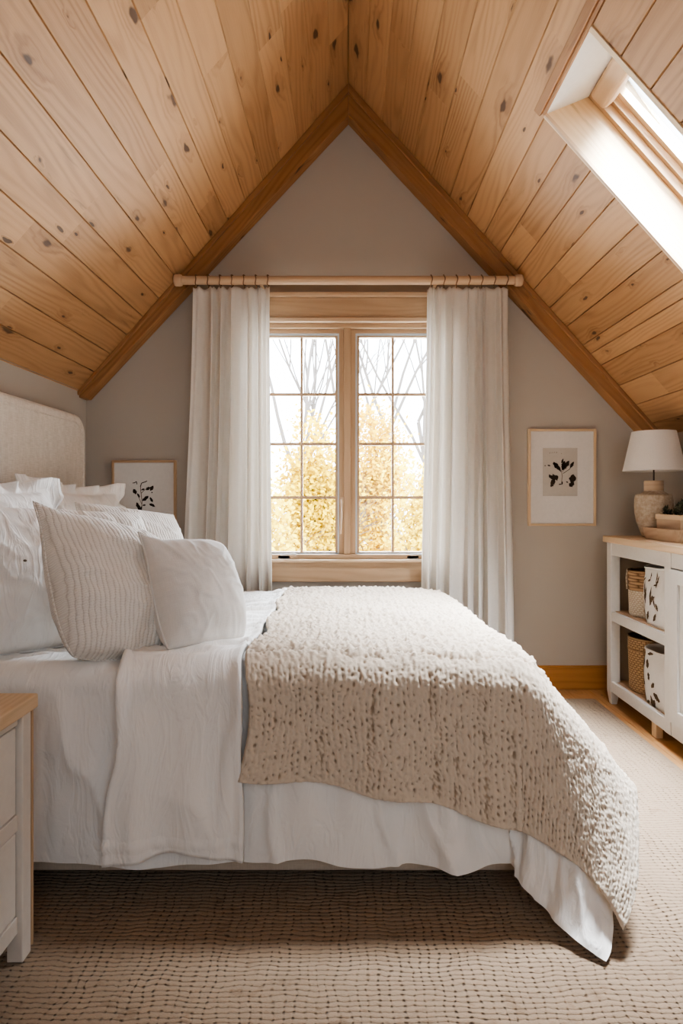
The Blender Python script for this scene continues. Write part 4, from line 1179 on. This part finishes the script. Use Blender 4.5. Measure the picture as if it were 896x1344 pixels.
frame('oak framed dark sprig print left of the window, partly behind the cushions', (148 - 457) / 226.4, (232.5 - 457) / 226.4, HC + (655 - 731) / 226.4, HC + (655 - 604.5) / 226.4, draw_left, None)

# ------------------------------------------------------------------ curtains and rod
RY, RZ, RR = 3.535, HC + (655 - 368) / F * 3.535, .0235
rod = empty('curtain_rod', (0, RY, RZ), 'thick pale wooden curtain rod running above the window between the rafters', 'curtain rod')
MB().tube([(-.925, RY, RZ), (.925, RY, RZ)], RR, 24).build('pole', M['rod'], rod)
for s_ in (-1, 1):
    mb = MB(); mb.tube([(s_ * x, RY, RZ) for x in (.918, .922, .935, .955, .962, .966)], [.022, .030, .0335, .033, .029, .018], 20); mb.build('finial', M['rod'], rod)
    mb = MB(); mb.box(s_ * .49 - .009, s_ * .49 + .009, RY + .012, D - .003, RZ - .010, RZ + .006); mb.box(s_ * .49 - .02, s_ * .49 + .02, D - .012, D - .001, RZ - .06, RZ + .01)
    mb.build('bracket', M['rod'], rod, bevel=.003)

def curtain(label, x0t, x1t, x0b, x1b, seed, npl):
    e = empty('curtain', ((x0b + x1b) / 2, RY + .01, .02), label, 'curtain', 'pale linen curtains at the window')
    nu, nv = 320, 120
    u = np.linspace(0, 1, nu); v = np.linspace(0, 1, nv)
    U, V = np.meshgrid(u, v, indexing='ij')
    zt = HC + (655 - 377) / F * RY; zb_ = .022
    rr = np.random.default_rng(seed)
    # irregular pleats: warp the phase
    warp = U + .035 * np.sin(2 * PI * U * 2 + seed) + .012 * np.sin(2 * PI * U * 5 + seed * 2) + .012 * vnoise(U * 3, V * 1.1, seed)
    ph = 2 * PI * npl * warp
    amp = .025 + .014 * V + .010 * vnoise(U * 4, V * 0, seed + 1)
    wav = np.sin(ph + .5 * np.sin(ph)) * .8 + .28 * np.sin(2.1 * ph + 1.3 + 2 * V) + .05 * vnoise(U * 18, V * 2, seed + 4)
    k = sstep(0, .07, V) * .45 + .55
    Yg = RY + .012 - amp * k * wav
    lat = .010 * np.cos(ph) * k
    X0 = x0t + (x0b - x0t) * sstep(0, .9, V); X1 = x1t + (x1b - x1t) * sstep(0, .9, V)
    Xg = X0 + (X1 - X0) * U + lat * np.sin(PI * U)
    Zg = zt - (zt - zb_) * V + .006 * (1 - V) ** 30 * np.cos(2 * ph)
    P = np.stack([Xg, Yg, Zg], -1)
    from_grid('cloth', P, np.stack([U * (x1t - x0t) * 1.9, V * 2.3], -1), M['curtain'], e, solid=.0025)
    for k in range(7):
        x = x0t + .02 + (x1t - x0t - .03) * k / 6
        path = [(x + .003 * math.sin(3 * a), RY + (RR + .005) * math.sin(a), RZ + (RR + .005) * math.cos(a)) for a in np.linspace(0, 2 * PI, 19)]
        mb = MB().tube(path, .0032, 6, caps=False); mb.tube([(x, RY, RZ - RR - .007), (x, RY + .004, zt - .004)], .0028, 5)
        mb.build('ring', M['hook'], e)
    return e
sC = F / RY
cx_ = lambda p: (p - 457) / sC
curtain('pale linen curtain hanging left of the window, behind the cushions', cx_(253), cx_(354), cx_(239), cx_(358), 2, 6)
curtain('pale linen curtain hanging right of the window, beyond the foot of the bed', cx_(561), cx_(667), cx_(553), cx_(676), 5, 7)

# ------------------------------------------------------------------ outside
GZ = -3.2
mb = MB(); mb.face([(-40, 4.2, GZ), (40, 4.2, GZ), (40, 60, GZ), (-40, 60, GZ)], (1, 0, 0)); tag(mb.build('ground', M['ground']), kind='structure')

def grow(mb, R, p, d, L, r, depth, tips, up=.15, spread=.55):
    n = 5; path = [p.copy()]; rad = [r]; q = p.copy(); dd = d.copy()
    for k in range(n):
        dd = (dd + Vector((R.uniform(-.13, .13), R.uniform(-.13, .13), R.uniform(-.03, .12) * up * 4))).normalized()
        q = q + dd * L / n; path.append(q.copy()); rad.append(r * (1 - .55 * (k + 1) / n))
    mb.tube(path, rad, 5, caps=False)
    tips.append(q.copy())
    if depth == 0: return
    kids = R.randint(3, 5)
    for j in range(kids):
        i = R.randint(2, n); b = path[i]
        a = R.uniform(0, 2 * PI); ax = dd.orthogonal().normalized(); ax.rotate(Matrix.Rotation(a, 3, dd))
        nd = (dd + ax * R.uniform(spread * .6, spread * 1.3) + Vector((0, 0, up))).normalized()
        grow(mb, R, b, nd, L * R.uniform(.55, .78), rad[i] * R.uniform(.5, .72), depth - 1, tips, up, spread)

def tree(label, x, y, hgt, r, seed, bare, leafmat=None, crown=None, group=None, nleaf=5200, depth=4):
    R = random.Random(seed)
    e = empty('bare_tree' if bare else 'autumn_tree', (x, y, GZ), label, 'tree', group)
    mb = MB(); tips = []
    base_ = Vector((x, y, GZ)); th = hgt * (.42 if bare else .5)
    # trunk
    path = [base_ + Vector((R.uniform(-.05, .05) * k, R.uniform(-.05, .05) * k, th * k / 5)) for k in range(6)]
    mb.tube(path, [r * (1 - .07 * k) for k in range(6)], 8, caps=False)
    for j in range(4 if bare else 5):
        a = j * 2 * PI / 4 + R.uniform(-.5, .5)
        d = Vector((math.cos(a) * .36, math.sin(a) * .12, 1)).normalized()
        grow(mb, R, path[R.randint(4, 5)] if j else path[5], d, (hgt - th) * R.uniform(.42, .6) * (1 if bare else .7), r * .6, depth, tips, .18 if bare else .05, .42 if bare else .7)
    mb.v = [(a_, y + (b_ - y) * .3, c_) for a_, b_, c_ in mb.v]
    mb.build('trunk', M['bark'], e)
    if not bare:
        cx0, cz0, rx, rz = crown
        lf = MB(); g = np.random.default_rng(seed)
        clumps = [(x + cx0 + rx * a, y + rx * .5 * b, cz0 + rz * c_) for a, b, c_ in g.normal(0, .45, (90, 3)).clip(-1, 1)] 
        for k in range(nleaf):
            c = clumps[int(g.integers(len(clumps)))]
            p = Vector(c) + Vector(g.normal(0, .17, 3))
            s_ = g.uniform(.022, .05)
            a = Vector(g.normal(0, 1, 3)).normalized() * s_; b = a.orthogonal().normalized() * s_ * .75
            lf.face([p - a, p + b, p + a, p - b])
        lf.build('foliage', leafmat, e)
    return e
GB = 'bare trees outside the window'; GY = 'yellow trees outside the window'
tree('bare forked grey tree seen through the left half of the window', -1.30, 14.0, 11.6, .085, 41, True, group=GB)
tree('bare tree behind the centre mullion with branches reaching into both sashes', -.10, 16.0, 13.0, .08, 57, True, group=GB)
tree('bare grey tree fanning its branches in the right half of the window', .95, 18.0, 14.6, .085, 63, True, group=GB)
tree('bare trunk at the far right edge of the window beside the curtain', 2.35, 20.0, 16, .09, 78, True, group=GB)
tree('golden leaved tree just left of the centre mullion', -.52, 10.2, 5.9, .06, 5, False, M['leafy1'], (0, .95, .52, 1.25), GY, 9000)
tree('golden amber leaved tree just right of the centre mullion', .46, 11.9, 6.3, .06, 6, False, M['leafy2'], (0, 1.1, .50, 1.5), GY, 9000)
tree('pale yellow tree at the left edge of the window beside the curtain', -1.38, 8.8, 4.7, .06, 8, False, M['leafy3'], (0, .35, .55, 1.05), GY, 7000)
tree('pale yellow tree at the right edge of the window beside the curtain', 1.36, 9.0, 4.9, .06, 9, False, M['leafy3'], (0, .5, .6, 1.15), GY, 8000)
tree('broad low yellow tree far back behind the golden trees', .1, 22.5, 6.4, .09, 10, False, M['leafy3'], (0, .5, 3.2, 2.0), GY, 16000)

# ------------------------------------------------------------------ light
wd = bpy.data.worlds.new('overcast_sky'); scn.world = wd; wd.use_nodes = True
nt = wd.node_tree; nt.nodes.clear()
bg = nt.nodes.new('ShaderNodeBackground'); ow = nt.nodes.new('ShaderNodeOutputWorld')
bg.inputs[0].default_value = (.86, .93, 1, 1); bg.inputs[1].default_value = 13.0
nt.links.new(bg.outputs[0], ow.inputs[0])

def area(name, loc, target, sx, sy, power, color, portal=False, spread=180):
    L = bpy.data.lights.new(name, 'AREA'); L.shape = 'RECTANGLE'; L.size = sx; L.size_y = sy; L.energy = power; L.color = color
    L.spread = math.radians(spread)
    if portal: L.cycles.is_portal = True
    o = bpy.data.objects.new(name, L); col.objects.link(o); o.location = loc
    o.rotation_euler = (Vector(target) - Vector(loc)).to_track_quat('-Z', 'Y').to_euler()
    return o
area('window_daylight', (0, D + .30, 1.50), (0, 1.0, .9), 1.15, 1.45, 170, (.80, .90, 1))
pc = S((T0 + T1) / 2 + .03, (SK_Y0 + SK_Y1) / 2, HD + .16)
pc = S((T0 + T1) / 2 + .02, (SK_Y0 + SK_Y1) / 2, HD + .10) + Vector((.02, 0, .24))
area('skylight_daylight', pc, (1.42, 2.62, 0), .55, .42, 230, (.92, .96, 1), False, 95)
area('room_fill', (.75, -1.45, 1.75), (-.15, 2.6, .75), 1.9, 1.5, 35, (.80, .90, 1))
sun = bpy.data.lights.new('hazy_sun', 'SUN'); sun.energy = 3; sun.angle = math.radians(12); sun.color = (1, .95, .86)
so = bpy.data.objects.new('hazy_sun', sun); col.objects.link(so); so.rotation_euler = Vector((-.35, .75, -.45)).to_track_quat('-Z', 'Y').to_euler()

vs = scn.view_settings
vs.view_transform = 'AgX'
vs.look = 'AgX - Medium High Contrast'
vs.exposure = 0.0
scn.cycles.max_bounces = 10; scn.cycles.diffuse_bounces = 6; scn.cycles.transparent_max_bounces = 12
scn.cycles.use_denoising = True
scn.cycles.sample_clamp_indirect = 6
